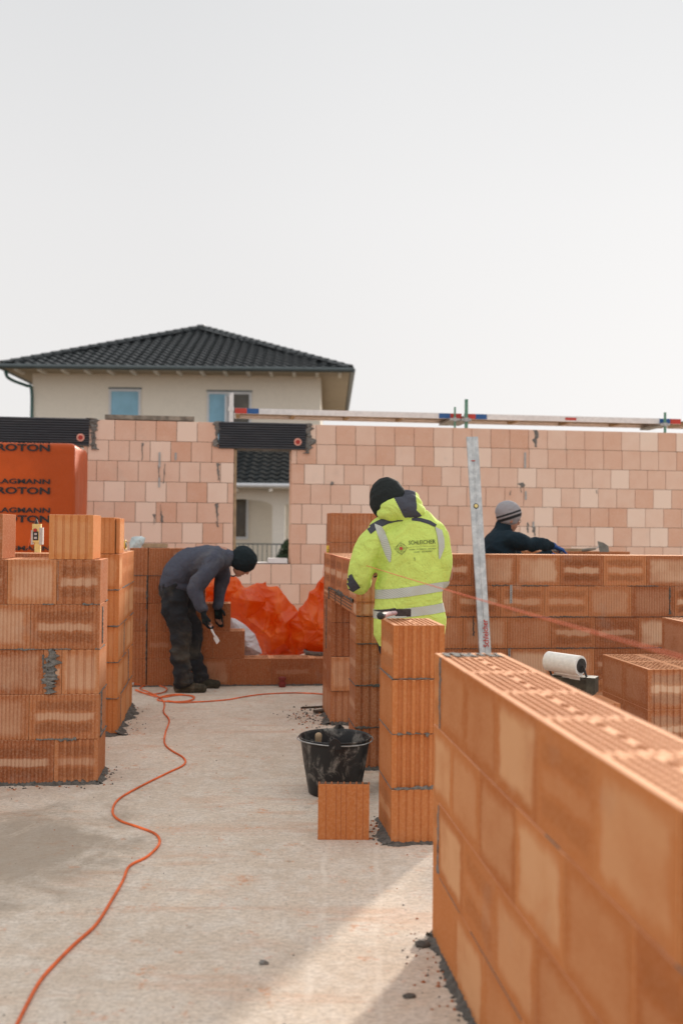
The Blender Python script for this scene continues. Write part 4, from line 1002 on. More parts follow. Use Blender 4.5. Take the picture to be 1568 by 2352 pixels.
# ------------------------------------------------------------------ crumpled orange film
def crumple(poly, d, thick, label, seedv, mat='tarp', name='plastic_film', sp=.15, amp=.10, cat='plastic film', folds=.013):
    rnd = random.Random(seedv); pts = [Dp(x, y, d) for x, y in poly]; P2 = [Vector((p.x, p.z)) for p in pts]
    # densify outline
    out = []
    for i, p in enumerate(P2):
        q = P2[(i+1) % len(P2)]; k = max(1, int((q-p).length/sp))
        for j in range(k): out.append(p.lerp(q, j/k)+(Vector((rnd.uniform(-1, 1), rnd.uniform(-1, 1)))*.010 if j else Vector((0, 0))))
    def inside(p):
        c = False
        for i in range(len(out)):
            a_, b_ = out[i], out[i-1]
            if (a_.y > p.y) != (b_.y > p.y) and p.x < (b_.x-a_.x)*(p.y-a_.y)/(b_.y-a_.y)+a_.x: c = not c
        return c
    def ed(p):
        m_ = 9
        for i in range(len(out)):
            a_, b_ = out[i], out[i-1]; ab = b_-a_; t = max(0, min(1, (p-a_).dot(ab)/max(1e-9, ab.length_squared))); m_ = min(m_, (p-a_-ab*t).length)
        return m_
    x0, x1 = min(p.x for p in out), max(p.x for p in out); y0, y1 = min(p.y for p in out), max(p.y for p in out)
    inn = []; n_ = int((x1-x0)*(y1-y0)/(sp*sp)*1.2)
    for i in range(n_*3):
        p = Vector((rnd.uniform(x0, x1), rnd.uniform(y0, y1)))
        if inside(p) and ed(p) > sp*.45 and all((p-q).length > sp*.62 for q in inn): inn.append(p)
    allp = out+inn; no = len(out)
    res = delaunay_2d_cdt(allp, [], [list(range(no))], 1, 1e-5)
    vv, _, ff, ov_ = res[0], res[1], res[2], res[3]
    dep = []
    for v, o in zip(vv, ov_):
        e = ed(v); b_ = 1-math.exp(-e/.05)
        dep.append((thick*b_, amp*1.25*rnd.uniform(-1, 1)*b_))
    mb = MB()
    A = [mb.V((v.x, d-dp[0]-dp[1], v.y)) for v, dp in zip(vv, dep)]; B = [mb.V((v.x, d+dp[0]*.8+dp[1]*.5+.01, v.y)) for v, dp in zip(vv, dep)]
    for q in ff: mb.F([A[i] for i in q]); mb.F([B[i] for i in reversed(q)])
    for i in range(no):
        j = (i+1) % no; mb.F((A[i], A[j], B[j], B[i]))
    o = mb.build(name, mat, None, (pts[0].x, d, min(p.z for p in pts)))
    m1 = o.modifiers.new('s', 'SUBSURF'); m1.subdivision_type = 'SIMPLE'; m1.levels = 3; m1.render_levels = 3
    me = o.data
    ea = me.attributes.new('crease_edge', 'FLOAT', 'EDGE')
    cr__ = [rnd.choice([.4, .8, 1.0, 1.0]) for _ in me.edges]; ea.data.foreach_set('value', cr__)
    dg = bpy.context.evaluated_depsgraph_get(); dg.update(); me2 = bpy.data.meshes.new_from_object(o.evaluated_get(dg)); o.modifiers.clear(); o.data = me2
    ns = [v.normal.copy() for v in me2.vertices]
    for v, nn in zip(me2.vertices, ns):
        q = v.co*3.2; wv = noise.noise(q*.8+Vector((seedv, 0, 0)))*1.3
        a_ = 1-2*abs(noise.noise(Vector((q.x*1.5+wv, q.y*.4+wv, q.z*.7-wv)))); b_ = 1-2*abs(noise.noise(Vector((q.x*2.1-wv, q.y, q.z*3.6+wv))))
        v.co += nn*folds*(1.7*a_*abs(a_)+1.0*b_)
    me2.polygons.foreach_set('use_smooth', [False]*len(me2.polygons))
    return tag(o, label, cat, 'loose orange plastic film')
crumple([(534, 1440), (534, 1372), (556, 1354), (590, 1347), (610, 1336), (612, 1350), (636, 1348), (655, 1375), (682, 1405), (672, 1438), (672, 1500), (640, 1512), (595, 1505), (578, 1452)], 9.75, .16, 'big crumpled orange plastic film in the middle behind the stepped wall', 3, amp=.13)
crumple([(470, 1386), (470, 1350), (500, 1326), (528, 1322), (552, 1338), (560, 1360), (538, 1385), (510, 1384)], 9.9, .10, 'crumpled orange plastic film under the bent worker\'s face', 8, amp=.06)
crumple([(645, 1500), (648, 1478), (672, 1465), (668, 1430), (685, 1414), (705, 1380), (735, 1335), (752, 1318), (790, 1318), (800, 1500)], 9.65, .15, 'orange plastic film pulled up to the right beside the yellow rule', 5, amp=.10)
crumple([(530, 1490), (534, 1424), (560, 1437), (583, 1458), (600, 1500), (560, 1505)], 9.45, .10, 'white plastic sheet lying beneath the orange film', 12, 'sheet', 'white_sheet', cat='plastic sheet', amp=.04)['group'] = 'white plastic sheet'
def smudge(txt, x, y, w, h, d, parent, rot=0.0):
    lettering(txt, lambda a_, b_: Dp(x+a_*w, y-b_*h+rot*a_*w, d), 'lettering', 'ink', parent, .02)
# grey bucket behind
p = Dp(738, 1500, 9.5); mb = MB(); lz = lathe(mb, (p.x, p.y, .0), [(.13, 0), (.16, .26), (.172, .262), (.172, .285), (.155, .285), (.125, .03)], 24); mb.F(lz[0][::-1]); mb.F(lz[-1])
tag(mb.build('mortar_tub', 'mortar', None, (p.x, p.y, 0), smooth=False), 'small grey mortar tub at the foot of the right orange film', 'bucket')
# ------------------------------------------------------------------ yellow rule, string
yr = Dp(752, 1322, 7.93); root = empty('folding_rule', Vector((yr.x, yr.y, yr.z)), 'yellow folding rule clamped upright at the far corner of the opening wall', 'folding rule')
mb = MB(); zt = Dp(752, 1253, 7.93).z; mb.box((yr.x-.011, yr.y, yr.z), Vector((1, 0, 0)), Vector((0, 1, 0)), (.020, .012, zt-yr.z)); mb.build('rule', 'yellow', root)
mb = MB(); 
for i in range(5): mb.box((yr.x-.002, yr.y-.0015, zt-.10+i*.016), Vector((1, 0, 0)), Vector((0, 1, 0)), (.005, .0012, .008))
mb.box((yr.x+.0095, yr.y-.002, yr.z+.02), Vector((1, 0, 0)), Vector((0, 1, 0)), (.004, .016, zt-yr.z-.05)); mb.build('marking', 'black', root)
s0_ = X4(0.0, -.004, 1.256); sN = G(1450, 1468, 1.235)
dirn = (sN-s0_); sE = s0_+dirn*1.25
pts = [s0_+dirn*t*1.25-Vector((0, 0, .012*math.sin(t*math.pi))) for t in [i/14 for i in range(15)]]
sweep(pts, .0016, 'mason_line', 'taut red mason line running from the yellow rule towards us past the worker in yellow', 'string', 'string', seg=6, k=2)
lp = [Dp(x, y, 7.9) for x, y in ((756, 1268), (750, 1280), (744, 1300), (741, 1325), (744, 1342), (752, 1344))]
sweep(lp, .0014, 'string_end', 'loose end of red string hanging beside the yellow rule', 'string', 'string', seg=6, k=4)
# ------------------------------------------------------------------ straightedge
def lath():
    top = Dp(1084, 1003, 8.10); bot = Dp(1113.5, 1495, 7.72); v = (bot-top); foot = top+v*((top.z-.0)/(top.z-bot.z))
    up_ = (top-foot); L = up_.length; up_.normalize(); sx_ = Vector((1, .06, 0)); sx_ = (sx_-up_*sx_.dot(up_)).normalized(); nn = up_.cross(sx_).normalized()   # nn towards +-y
    if nn.y < 0: nn = -nn
    root = empty('straightedge', foot, 'long aluminium straightedge with red lettering leaning against the middle wall', 'straightedge')
    def Q(a_, b_, c_): return foot+sx_*a_+nn*b_+up_*c_
    mb = MB(); hw = .047; pr = [(-hw, .004), (-hw+.004, 0), (-.012, 0), (-.008, .004), (.0, .004), (.004, 0), (hw-.004, -.003), (hw, .001), (hw, .020), (-hw, .020)]
    for z0s, z1s in ((0, L),):
        A = [mb.V(Q(a_, b_, z0s)) for a_, b_ in pr]; B = [mb.V(Q(a_, b_, z1s)) for a_, b_ in pr]; n_ = len(pr)
        for i in range(n_): j = (i+1) % n_; mb.F((A[i], A[j], B[j], B[i]))
        mb.F(A[::-1]); mb.F(B)
    mb.build('rail', 'alu', root)
    c = L*(1-(1168-1003)/ (1495-1003)*(v.length/L)); 
    mb = MB(); mb.cyl(Q(-.004, -.004, c), Q(-.004, .004, c), .021, .021, 20); vr = mb.build('vial_ring', 'black', root)
    mb = MB(); mb.cyl(Q(-.004, -.006, c), Q(-.004, -.003, c), .015, .015, 20); mb.build('vial', 'paleyellow', vr)
    # lettering reads upwards
    cz = L*(1-(1487-1003)/(1495-1003)*(v.length/L)); ch = .062/.0575*.205
    lettering('Schleicher', lambda a_, b_: Q(.032-b_*.044, -.0045, cz+a_*.215), 'lettering', 'redp', root, .02)
    mb = MB(); mb.box(Q(-.02, -.002, L*(1-(1062-1003)/492*(v.length/L))), Vector((1, 0, 0)), Vector((0, 1, 0)), (.03, .003, .008)); mb.build('mark', 'redp', root)
lath()
# ------------------------------------------------------------------ roller with white fleece
def roller():
    d = 6.0; c0_ = Dp(1258, 1518, d+.05); c1_ = Dp(1333, 1529, d-.12)
    root = empty('mortar_roller', Vector(((c0_.x+c1_.x)/2, d, .45)), 'mortar roller carriage with a white fleece roll behind the foreground wall', 'mortar roller')
    mb = MB(); ax = (c1_-c0_).normalized(); mb.cyl(c0_, c1_, .058, .058, 32); mb.build('fleece_roll', 'white', root, smooth=False)
    mb = MB(); mb.cyl(c1_, c1_+ax*.008, .043, .043, 24)
    for i in range(6):
        a_ = i*math.pi/3; q = c1_+ax*.008+Vector((0, .03*math.cos(a_), .03*math.sin(a_))); mb.cyl(q, q+ax*.004, .006, .006, 8)
    mb.build('end_plate', 'black', root)
    mb = MB(); a_ = c1_+ax*.016; b_ = Dp(1352, 1575, d-.16); mb.cyl(a_, b_, .007, .007, 8); mb.build('arm', 'black', root); mb = MB(); mb.cyl(c0_-ax*.012, Dp(1266, 1552, d+.05), .007, .007, 8); mb.build('arm', 'black', root)
    # fleece flap
    mb = MB(); z_ = Vector((0, 0, 1)); q0, q1 = c0_+ax*.05, c1_+ax*.002; yb = Vector((0, .055, 0))
    P_ = []
    for t in range(6): 
        o = yb*(1-.1*t)+z_*(-.02-.014*t); P_.append((mb.V(q0+o), mb.V(q1+o), ))
    for A, B in zip(P_, P_[1:]): mb.F((A[0], A[1], B[1], B[0]))
    o2 = z_*(-.066)-Vector((0, .02, 0)); mb.box(q0+o2, ax, Vector((0, 1, 0)), ((q1-q0).length, .07, .012)); mb.build('fleece_flap', 'white', root)
    mb = MB(); p_ = Dp(1275, 1558, d); p2 = Dp(1352, 1590, d-.1)
    e = Vector((1, -.5, 0)).normalized(); nn = Vector((.5, 1, 0)).normalized()
    mb.box(Vector((c0_.x+.01, c0_.y-.04, c0_.z-.19)), e, nn, (.24, .14, .10)); mb.box(Dp(1345, 1592, d-.18), e, nn, (.05, .10, .09)); mb.box(Vector((c0_.x+.015, c0_.y-.02, c0_.z-.092)), e, nn, (.22, .10, .010))
    mb.build('carriage', 'MIXB', root) if False else mb.build('carriage', simple('stained_steel', (.06, .055, .04), .6, .5, 20, .4), root)
    return c0_
rc0 = roller()
XQ = frame(Vector((rc0.x-.10, rc0.y-.25, 0)), Ev); mb = MB()
for k in range(2): 
    for i in range(2): block(mb, XQ, i*.245, 0, -.0+k*.215, .243, .30, .213, 'wide', 'vfine')
tag(mb.build('block_stack', ['brick', 'brick_top'], None, XQ(0, 0, 0)), 'small block stack carrying the mortar roller, hidden by the foreground wall', 'block stack')
# ------------------------------------------------------------------ hammer on the pillar
def hammer():
    zt = .995; a_ = Dp(873, 1427.5, 4.60); b_ = Dp(910, 1417, 4.86); dd = (b_-a_).normalized()
    root = empty('bricklayer_hammer', Vector((b_.x, b_.y, zt)), 'bricklayer hammer lying on top of the block pillar', 'hammer')
    a_.z = zt+.040; b_.z = zt+.034
    mb = MB(); mb.tube([(a_, .018, .018), (a_+dd*.03, .017, .017)], side=(0, 0, 1), seg=14); mb.build('grip_end', 'black', root, smooth=True)
    mb = MB(); mb.tube([(a_+dd*.028, .0165, .0165), (a_+dd*.12, .012, .014), (b_-dd*.02, .011, .011)], side=(0, 0, 1), seg=12); mb.build('handle', simple('worn_pink_handle', (.60, .40, .42), .5, .25, 40, .1), root, smooth=True)
    mb = MB(); c = b_; hx_ = Vector((1, .1, 0)).normalized(); hy = Vector((-.1, 1, 0))
    mb.box(c+hx_*(-.005)-hy*.014-Vector((0, 0, .016)), hx_, hy, (.052, .028, .034)); mb.box(c+hx_*.047-hy*.016-Vector((0, 0, .018)), hx_, hy, (.022, .032, .037))
    # long chisel end to the left
    pr = [(-.005, .014, .016), (-.05, .010, .008), (-.11, .014, .0015)]; prev = None
    for (u_, w_, h_) in pr:
        q = [mb.V(c+hx_*u_+hy*sx_*w_+Vector((0, 0, .006+.006*(-u_*8)+sz*h_))) for sx_, sz in ((-1, -1), (1, -1), (1, 1), (-1, 1))]
        if prev: [mb.F((prev[i], prev[(i+1) % 4], q[(i+1) % 4], q[i])) for i in range(4)]
        prev = q
    mb.F(prev); mb.build('head', simple('forged_steel', (.055, .05, .055), .4, .3, 40, .1, Metallic=.5), root)
hammer()
# ------------------------------------------------------------------ trowel, wooden things behind M
def trowel():
    d = 9.35; root = empty('trowel', Dp(1360, 1268, d), 'trowel with a grey blade lying on the low wall behind the middle wall', 'trowel')
    mb = MB(); mb.tube([(Dp(1337, 1264, d), .014, .014), (Dp(1350, 1262.5, d), .016, .016), (Dp(1366, 1260, d), .012, .012)], side=(0, 1, 0), seg=10); mb.build('handle', 'wood_grey', root, smooth=True)
    mb = MB(); mb.tube([(Dp(1366, 1260, d), .005, .005), (Dp(1371, 1258, d), .005, .005), (Dp(1374, 1254, d), .005, .005)], side=(0, 1, 0), seg=6); mb.build('neck', 'steel', root)
    mb = MB(); q = [(1371, 1243), (1384, 1246), (1396, 1254), (1398, 1268), (1376, 1268), (1373, 1254)]
    A = [mb.V(Dp(x, y, d)) for x, y in q]; B = [mb.V(Dp(x, y, d)+Vector((.001, .004, 0))) for x, y in q]; mb.F(A); mb.F(B[::-1]); [mb.F((A[i], A[(i+1) % 6], B[(i+1) % 6], B[i])) for i in range(6)]
    mb.build('blade', simple('mortar_stained_steel', (.20, .20, .175), .6, .2, 30, .2), root)
trowel()
mb = MB(); mb.tube([(Dp(1272, 1264, 9.2), .014, .014), (Dp(1288, 1269, 9.0), .014, .014), (Dp(1304, 1277, 8.8), .014, .014)], side=(0, 1, 0), seg=8)
tag(mb.build('tool_handle', 'wood_grey', None, Dp(1272, 1264, 9.2), smooth=True), 'grey wooden tool handle held in the blue glove', 'tool handle')
boxthing('timber_board', 'pale board lying on the low wall behind the middle wall', 'board', XB, (.30, .03, 1.2485), (.42, .14, .022), 'wood')
# gloves, bag, box on the left walls
def glove():
    c = X2(.40, .14, 1.25); root = empty('work_glove', c, 'dark blue work glove with yellow cuff lying on the wall behind the left wall', 'glove')
    mb = MB(); a_ = c+Vector((-.09, 0, .04)); b_ = c+Vector((.06, -.02, .05))
    mb.tube([(a_, .04, .035), (a_.lerp(b_, .5), .045, .035), (b_, .036, .034)], side=(0, 1, 0)); 
    for i in range(4): mb.tube([(a_+Vector((0, (i-1.5)*.02, 0)), .012, .012), (a_+Vector((-.04, (i-1.5)*.024, -.015)), .011, .011), (a_+Vector((-.055, (i-1.5)*.024, -.03)), .010, .010)], seg=8)
    mb.tube([(c+Vector((-.02, -.05, .04)), .013, .013), (c+Vector((-.05, -.075, .02)), .012, .012)], seg=8)
    organic(mb, 'shell', simple('navy_glove', (.01, .035, .12), .7, .3, 20, .3), root, .007, 2)
    mb = MB(); 
    pts = []
    for i in range(17): w = i/16*2*math.pi; pts.append((b_+Vector((.018, .035*math.cos(w), .034*math.sin(w))), .0045, .0045))
    mb.tube(pts, side=(1, 0, 0), seg=8, k=2); mb.build('cuff', 'yellow', root, smooth=True)
glove()
crumple([(303, 1262), (304, 1235), (312, 1233), (333, 1236), (327, 1247), (321, 1262)], 9.05, .04, 'small clear plastic bag on the stepped wall at its left end', 31, simple('clear_bag', (.55, .66, .68), .25, .15, 15, .5), 'plastic_bag', sp=.05, amp=.03, cat='plastic bag', folds=.006)['group'] = 'plastic bag'
boxthing('timber_box', 'pale flat wooden board lying on the stepped wall left of the bent worker', 'board', X3, (x3(327), .06, 1.2495), (.22, .2, .035), 'wood', n_=2)
# crane control / receiver on the hidden wall
def remote():
    d = 6.98; c = Dp(82, 1266, d); zb_ = 1.25; Xr = frame(Vector((c.x-.018, c.y+.05, 0)), Ev)
    root = empty('laser_receiver', Xr(0, 0, zb_), 'yellow and grey receiver with red button standing before the orange wrap', 'receiver')
    mb = MB(); mb.box(Xr(-.005, 0, zb_), Xr.e, Xr.n, (.040, .03, .10)); mb.box(Xr(-.022, -.006, zb_+.07), Xr.e, Xr.n, (.060, .038, .13)); mb.build('case', 'paleyellow', root)
    mb = MB(); mb.box(Xr(.028, -.008, zb_+.055), Xr.e, Xr.n, (.024, .042, .12)); mb.box(Xr(-.028, -.009, zb_+.055), Xr.e, Xr.n, (.012, .04, .10)); mb.build('clamp', 'grey', root)
    mb = MB(); mb.box(Xr(-.014, -.0085, zb_+.085), Xr.e, Xr.n, (.036, .003, .062)); mb.build('screen', 'black', root); mb = MB(); mb.tube([(Xr(.003, .01, zb_+.20), .017, .014), (Xr(.003, .01, zb_+.22), .012, .012), (Xr(.003, .01, zb_+.232), .006, .006)], seg=10); mb.build('knob', 'black', root)
    mb = MB(); q = Xr(.0, -.006, zb_+.157); mb.cyl(q, q-Xr.n*.012, .013, .011, 16); mb.build('button', 'red', root)
    for q_ in (.095, .122): mb = MB(); mb.box(Xr(-.006, -.0105, zb_+q_), Xr.e, Xr.n, (.018, .002, .014)); mb.build('key', 'grey', root)
    sweep([Xr(.0, 0, zb_+.225), Xr(-.03, .0, zb_+.12), Xr(-.048, -.01, zb_+.02)], .0013, 'receiver_string', 'thin orange string hanging from the yellow receiver', 'string', 'string', 6, 3)
remote()
# ------------------------------------------------------------------ people
Z = Vector((0, 0, 1))
def hand(mb, wrist, dr, nrm, thumb, curl=.5, s=1.0):
    """palm, four fingers and a thumb; nrm = direction the palm faces"""
    dr, nrm, thumb = Vector(dr).normalized(), Vector(nrm).normalized(), Vector(thumb).normalized(); w = Vector(wrist)
    mb.tube([(w-dr*.02, .028*s, .022*s), (w+dr*.04*s, .042*s, .018*s), (w+dr*.088*s, .041*s, .016*s)], side=thumb, seg=12)
    for i, (l, o) in enumerate(((.072, .032), (.082, .011), (.076, -.011), (.058, -.031))):
        p = w+dr*.088*s+thumb*o*s; a_ = curl*(.8+.15*i); pts = [(p-dr*.015, .0105*s, .0105*s)]
        for j, f_ in enumerate((.45, .32, .23)):
            a__ = a_*(j+.6); v = dr*math.cos(a__)+nrm*math.sin(a__); p = p+v*l*f_*s; pts.append((p, (.0100-.0008*j)*s, (.0100-.0008*j)*s))
        mb.tube(pts, side=thumb, seg=8, k=3)
    p = w+dr*.03*s+thumb*.034*s; v = (thumb*.75+dr*.7+nrm*.35).normalized(); v2 = (thumb*.2+dr*.8+nrm*.6).normalized()
    mb.tube([(p-v*.015, .014*s, .014*s), (p+v*.032*s, .0125*s, .0125*s), (p+v*.032*s+v2*.03*s, .0105*s, .0105*s)], side=nrm, seg=8, k=3)
def head(mb, c, fd, upv, s=1.0):
    """skull, jaw, nose, ears, brow, lips; fd = facing"""
    fd = Vector(fd).normalized(); upv = Vector(upv); upv = (upv-fd*upv.dot(fd)).normalized(); sd = fd.cross(upv).normalized(); c = Vector(c)
    M_ = Matrix((sd, fd, upv)).transposed()
    q = lambda x, y, z_: c+(sd*x+fd*y+upv*z_)*s
    mb.ell(q(0, -.012, .025), (.076*s, .095*s, .09*s), M_); mb.ell(q(0, .03, -.045), (.056*s, .062*s, .07*s), M_)
    mb.ell(q(0, .055, -.095), (.028*s, .028*s, .022*s), M_)
    mb.tube([(q(0, .078, .012), .009*s, .009*s), (q(0, .098, -.012), .013*s, .012*s), (q(0, .104, -.026), .016*s, .011*s)], side=sd, seg=8)
    mb.ell(q(0, .083, -.058), (.022*s, .011*s, .009*s), M_); mb.ell(q(0, .073, .028), (.055*s, .016*s, .010*s), M_)
    for k in (-1, 1):
        mb.ell(q(k*.078, -.005, -.015), (.010*s, .018*s, .030*s), M_); mb.ell(q(k*.03, .076, .005), (.012*s, .010*s, .009*s), M_)
    return q, sd, fd, upv, M_
def boots(mb, heel, toe, ank, s=1.0):
    heel, toe, ank = Vector(heel), Vector(toe), Vector(ank); f_ = (toe-heel); f_.z = 0; L = f_.length; f_.normalize(); sd = Vector((-f_.y, f_.x, 0)); g = lambda a_, z_: heel+f_*L*a_+Z*z_
    mb.tube([(g(.08, .045), .036, .045), (g(.35, .045), .038, .044), (g(.65, .04), .048, .040), (g(.92, .034), .042, .033)], side=sd, seg=14)
    mb.tube([(g(.22, .05), .042, .05), (g(.22, .12), .045, .055), (ank, .050, .055)], side=sd, seg=14)
    mb.tube([(g(.05, .012), .038, .012), (g(.6, .012), .050, .012), (g(.95, .014), .042, .012)], side=sd, seg=12)
# ---- worker 1, bent over
def worker1():
    A = lambda x, y, d=8.70: Dp(x, y, d)
    h1 = G(402, 1591); dn = h1.y+.02; df = dn+.27; dm = (dn+df)/2
    root = empty('person', Vector((A(430, 1500, dm).x, dm, 0)), 'worker in grey-blue fleece and black knit cap bending forward with a small scraper', 'person')
    hc = A(557, 1293, dm); sk = MB(); fd = Vector((.62, -.05, -.80))
    q, sd, fdv, upv, M_ = head(sk, hc, fd, Vector((.78, 0, .62)), .98)
    sh_n, sh_f = A(494, 1288, dm-.17), A(505, 1292, dm+.17)
    neck = A(512, 1275, dm)
    sk.tube([(neck, .06, .06), (hc+Vector((-.05, 0, .01)), .055, .058)], side=(0, 1, 0))
    pel = A(402, 1345, dm)
    sk.tube([(pel, .14, .10), (A(425, 1300, dm), .13, .10), (A(470, 1278, dm), .15, .10), (neck, .09, .08)], side=(0, 1, 0))
    el_n, wr_n = A(449, 1352, dm-.23), A(467, 1404, dm-.26); el_f, wr_f = A(508, 1346, dm+.20), A(500, 1392, dm+.17)
    for s_, e_, w_ in ((sh_n, el_n, wr_n), (sh_f, el_f, wr_f)): sk.tube([(s_, .045, .045), (e_, .036, .036), (w_, .026, .028)], side=(0, 1, 0))
    hipn, hipf = A(400, 1362, dn+.05), A(415, 1362, df-.05); kn, kf = A(416, 1455, dn), A(444, 1452, df); an, af = A(419, 1563, dn), A(456, 1556, df)
    for a_, b_, c_ in ((hipn, kn, an), (hipf, kf, af)): sk.tube([(a_, .07, .075), (b_, .05, .055), (c_, .035, .04)], side=(0, 1, 0))
    hand(sk, wr_n, (.15, -.1, -1), (.9, .3, 0), (.4, -.9, 0), .9); hand(sk, wr_f, (.1, 0, -1), (.3, -.9, 0), (.75, -.5, 0), .22)
    organic(sk, 'body', 'skin', root, .007, 2)
    # jacket
    j = MB()
    j.tube([(A(396, 1349, dm), .185, .115), (A(408, 1322, dm), .185, .130), (A(430, 1302, dm), .180, .145), (A(462, 1291, dm), .195, .148), (A(490, 1285, dm), .20, .125), (A(512, 1281, dm), .12, .095), (A(527, 1280, dm), .075, .078)], side=(0, 1, 0), seg=20)
    j.tube([(A(395, 1358, dm), .17, .12), (A(408, 1340, dm), .18, .13)], side=(0, 1, 0), seg=20)
    j.tube([(A(408, 1352, dm), .16, .08), (A(430, 1348, dm), .15, .05)], side=(0, 1, 0), seg=20)
    j.tube([(A(492, 1288, dm-.13), .095, .09), (A(474, 1316, dm-.21), .082, .074), (el_n, .068, .068), (A(458, 1380, dm-.25), .056, .056), (A(466, 1399, dm-.26), .046, .048)], side=(0, 1, 0))
    j.tube([(A(504, 1290, dm+.13), .09, .085), (A(512, 1318, dm+.20), .07, .070), (el_f, .062, .060), (A(502, 1376, dm+.18), .050, .050), (A(500, 1390, dm+.17), .043, .043)], side=(0, 1, 0))
    organic(j, 'fleece_jacket', 'fleece', root, .010, 2, .019, 6.5, (1, 1, .8))
    t = MB()
    t.tube([(A(398, 1338, dm), .175, .115), (A(399, 1362, dm), .185, .125)], side=(0, 1, 0), seg=18)
    t.tube([(A(399, 1362, dn+.06), .105, .118), (A(405, 1405, dn+.02), .095, .108), (kn, .082, .090), (A(413, 1500, dn), .082, .080), (A(418, 1540, dn), .080, .078), (A(421, 1568, dn), .078, .082)], side=(0, 1, 0), seg=18)
    t.tube([(A(412, 1362, df-.06), .10, .11), (A(430, 1405, df-.02), .085, .09), (kf, .072, .078), (A(446, 1500, df), .070, .070), (A(455, 1535, df), .07, .070), (A(461, 1559, df), .07, .075)], side=(0, 1, 0), seg=18)
    t.ell(A(384, 1400, dn-.02), (.05, .05, .10))     # cargo pocket
    organic(t, 'work_trousers', 'trousers', root, .010, 2, .021, 7, (1, 1, 1.6))
    b = MB(); boots(b, (h1.x-.01, dn+.0, 0), G(474, 1590), A(417, 1558, dn)); t2 = G(506, 1580); organic(b, 'boot', 'boot', root, .008, 1, .006, 25)
    b = MB(); boots(b, (A(434, 1580, df).x, df, 0), (t2.x, df-.02, 0), A(452, 1552, df)); organic(b, 'boot', 'boot', root, .008, 1, .006, 25)
    c = MB(); cc = q(0, -.022, .035)
    c.ell(cc, (.100, .125, .106), M_); c.tube([(q(0, -.012, -.012), .099, .108), (q(0, -.02, .06), .102, .118)], side=sd, seg=20)
    o = organic(c, 'knit_cap', 'beanie', root, .008, 2, .005, 16)
    g = MB(); hand(g, wr_n, (.15, -.1, -1), (.9, .3, 0), (.4, -.9, 0), .9, 1.14); g.tube([(wr_n+Z*.03, .036, .036), (wr_n, .034, .034)])
    organic(g, 'glove', 'glove', root, .006, 1); g = MB()
    hand(g, wr_f, (.1, 0, -1), (.3, -.9, 0), (.75, -.5, 0), .22, 1.14); g.tube([(wr_f+Z*.03, .036, .036), (wr_f, .034, .034)])
    organic(g, 'glove', 'glove', root, .006, 1)
    # pick
    a_ = A(470, 1415, dm-.28); b_ = A(494.5, 1462, dm-.30); pk = empty('scraper', a_, 'small steel scraper held by the bending worker', 'scraper')
    mb = MB(); mb.tube([(a_, .011, .011), (a_.lerp(b_, .45), .010, .010)], side=(0, 1, 0), seg=10); mb.build('grip', 'black', pk, smooth=True)
    mb = MB(); mb.tube([(a_.lerp(b_, .42), .008, .008), (b_, .009, .009)], side=(0, 1, 0), seg=10); mb.build('shaft', 'alu_white', pk, smooth=True)
    mb = MB(); Qp = [(493, 1461), (498, 1460), (505, 1472), (498, 1480), (490, 1466)]
    F_ = [mb.V(A(x, y, dm-.30)) for x, y in Qp]; B_ = [mb.V(A(x, y, dm-.295)) for x, y in Qp]; mb.F(F_); mb.F(B_[::-1]); [mb.F((F_[i], F_[(i+1) % 5], B_[(i+1) % 5], B_[i])) for i in range(5)]
    mb.build('blade', 'alu_white', pk)
worker1()
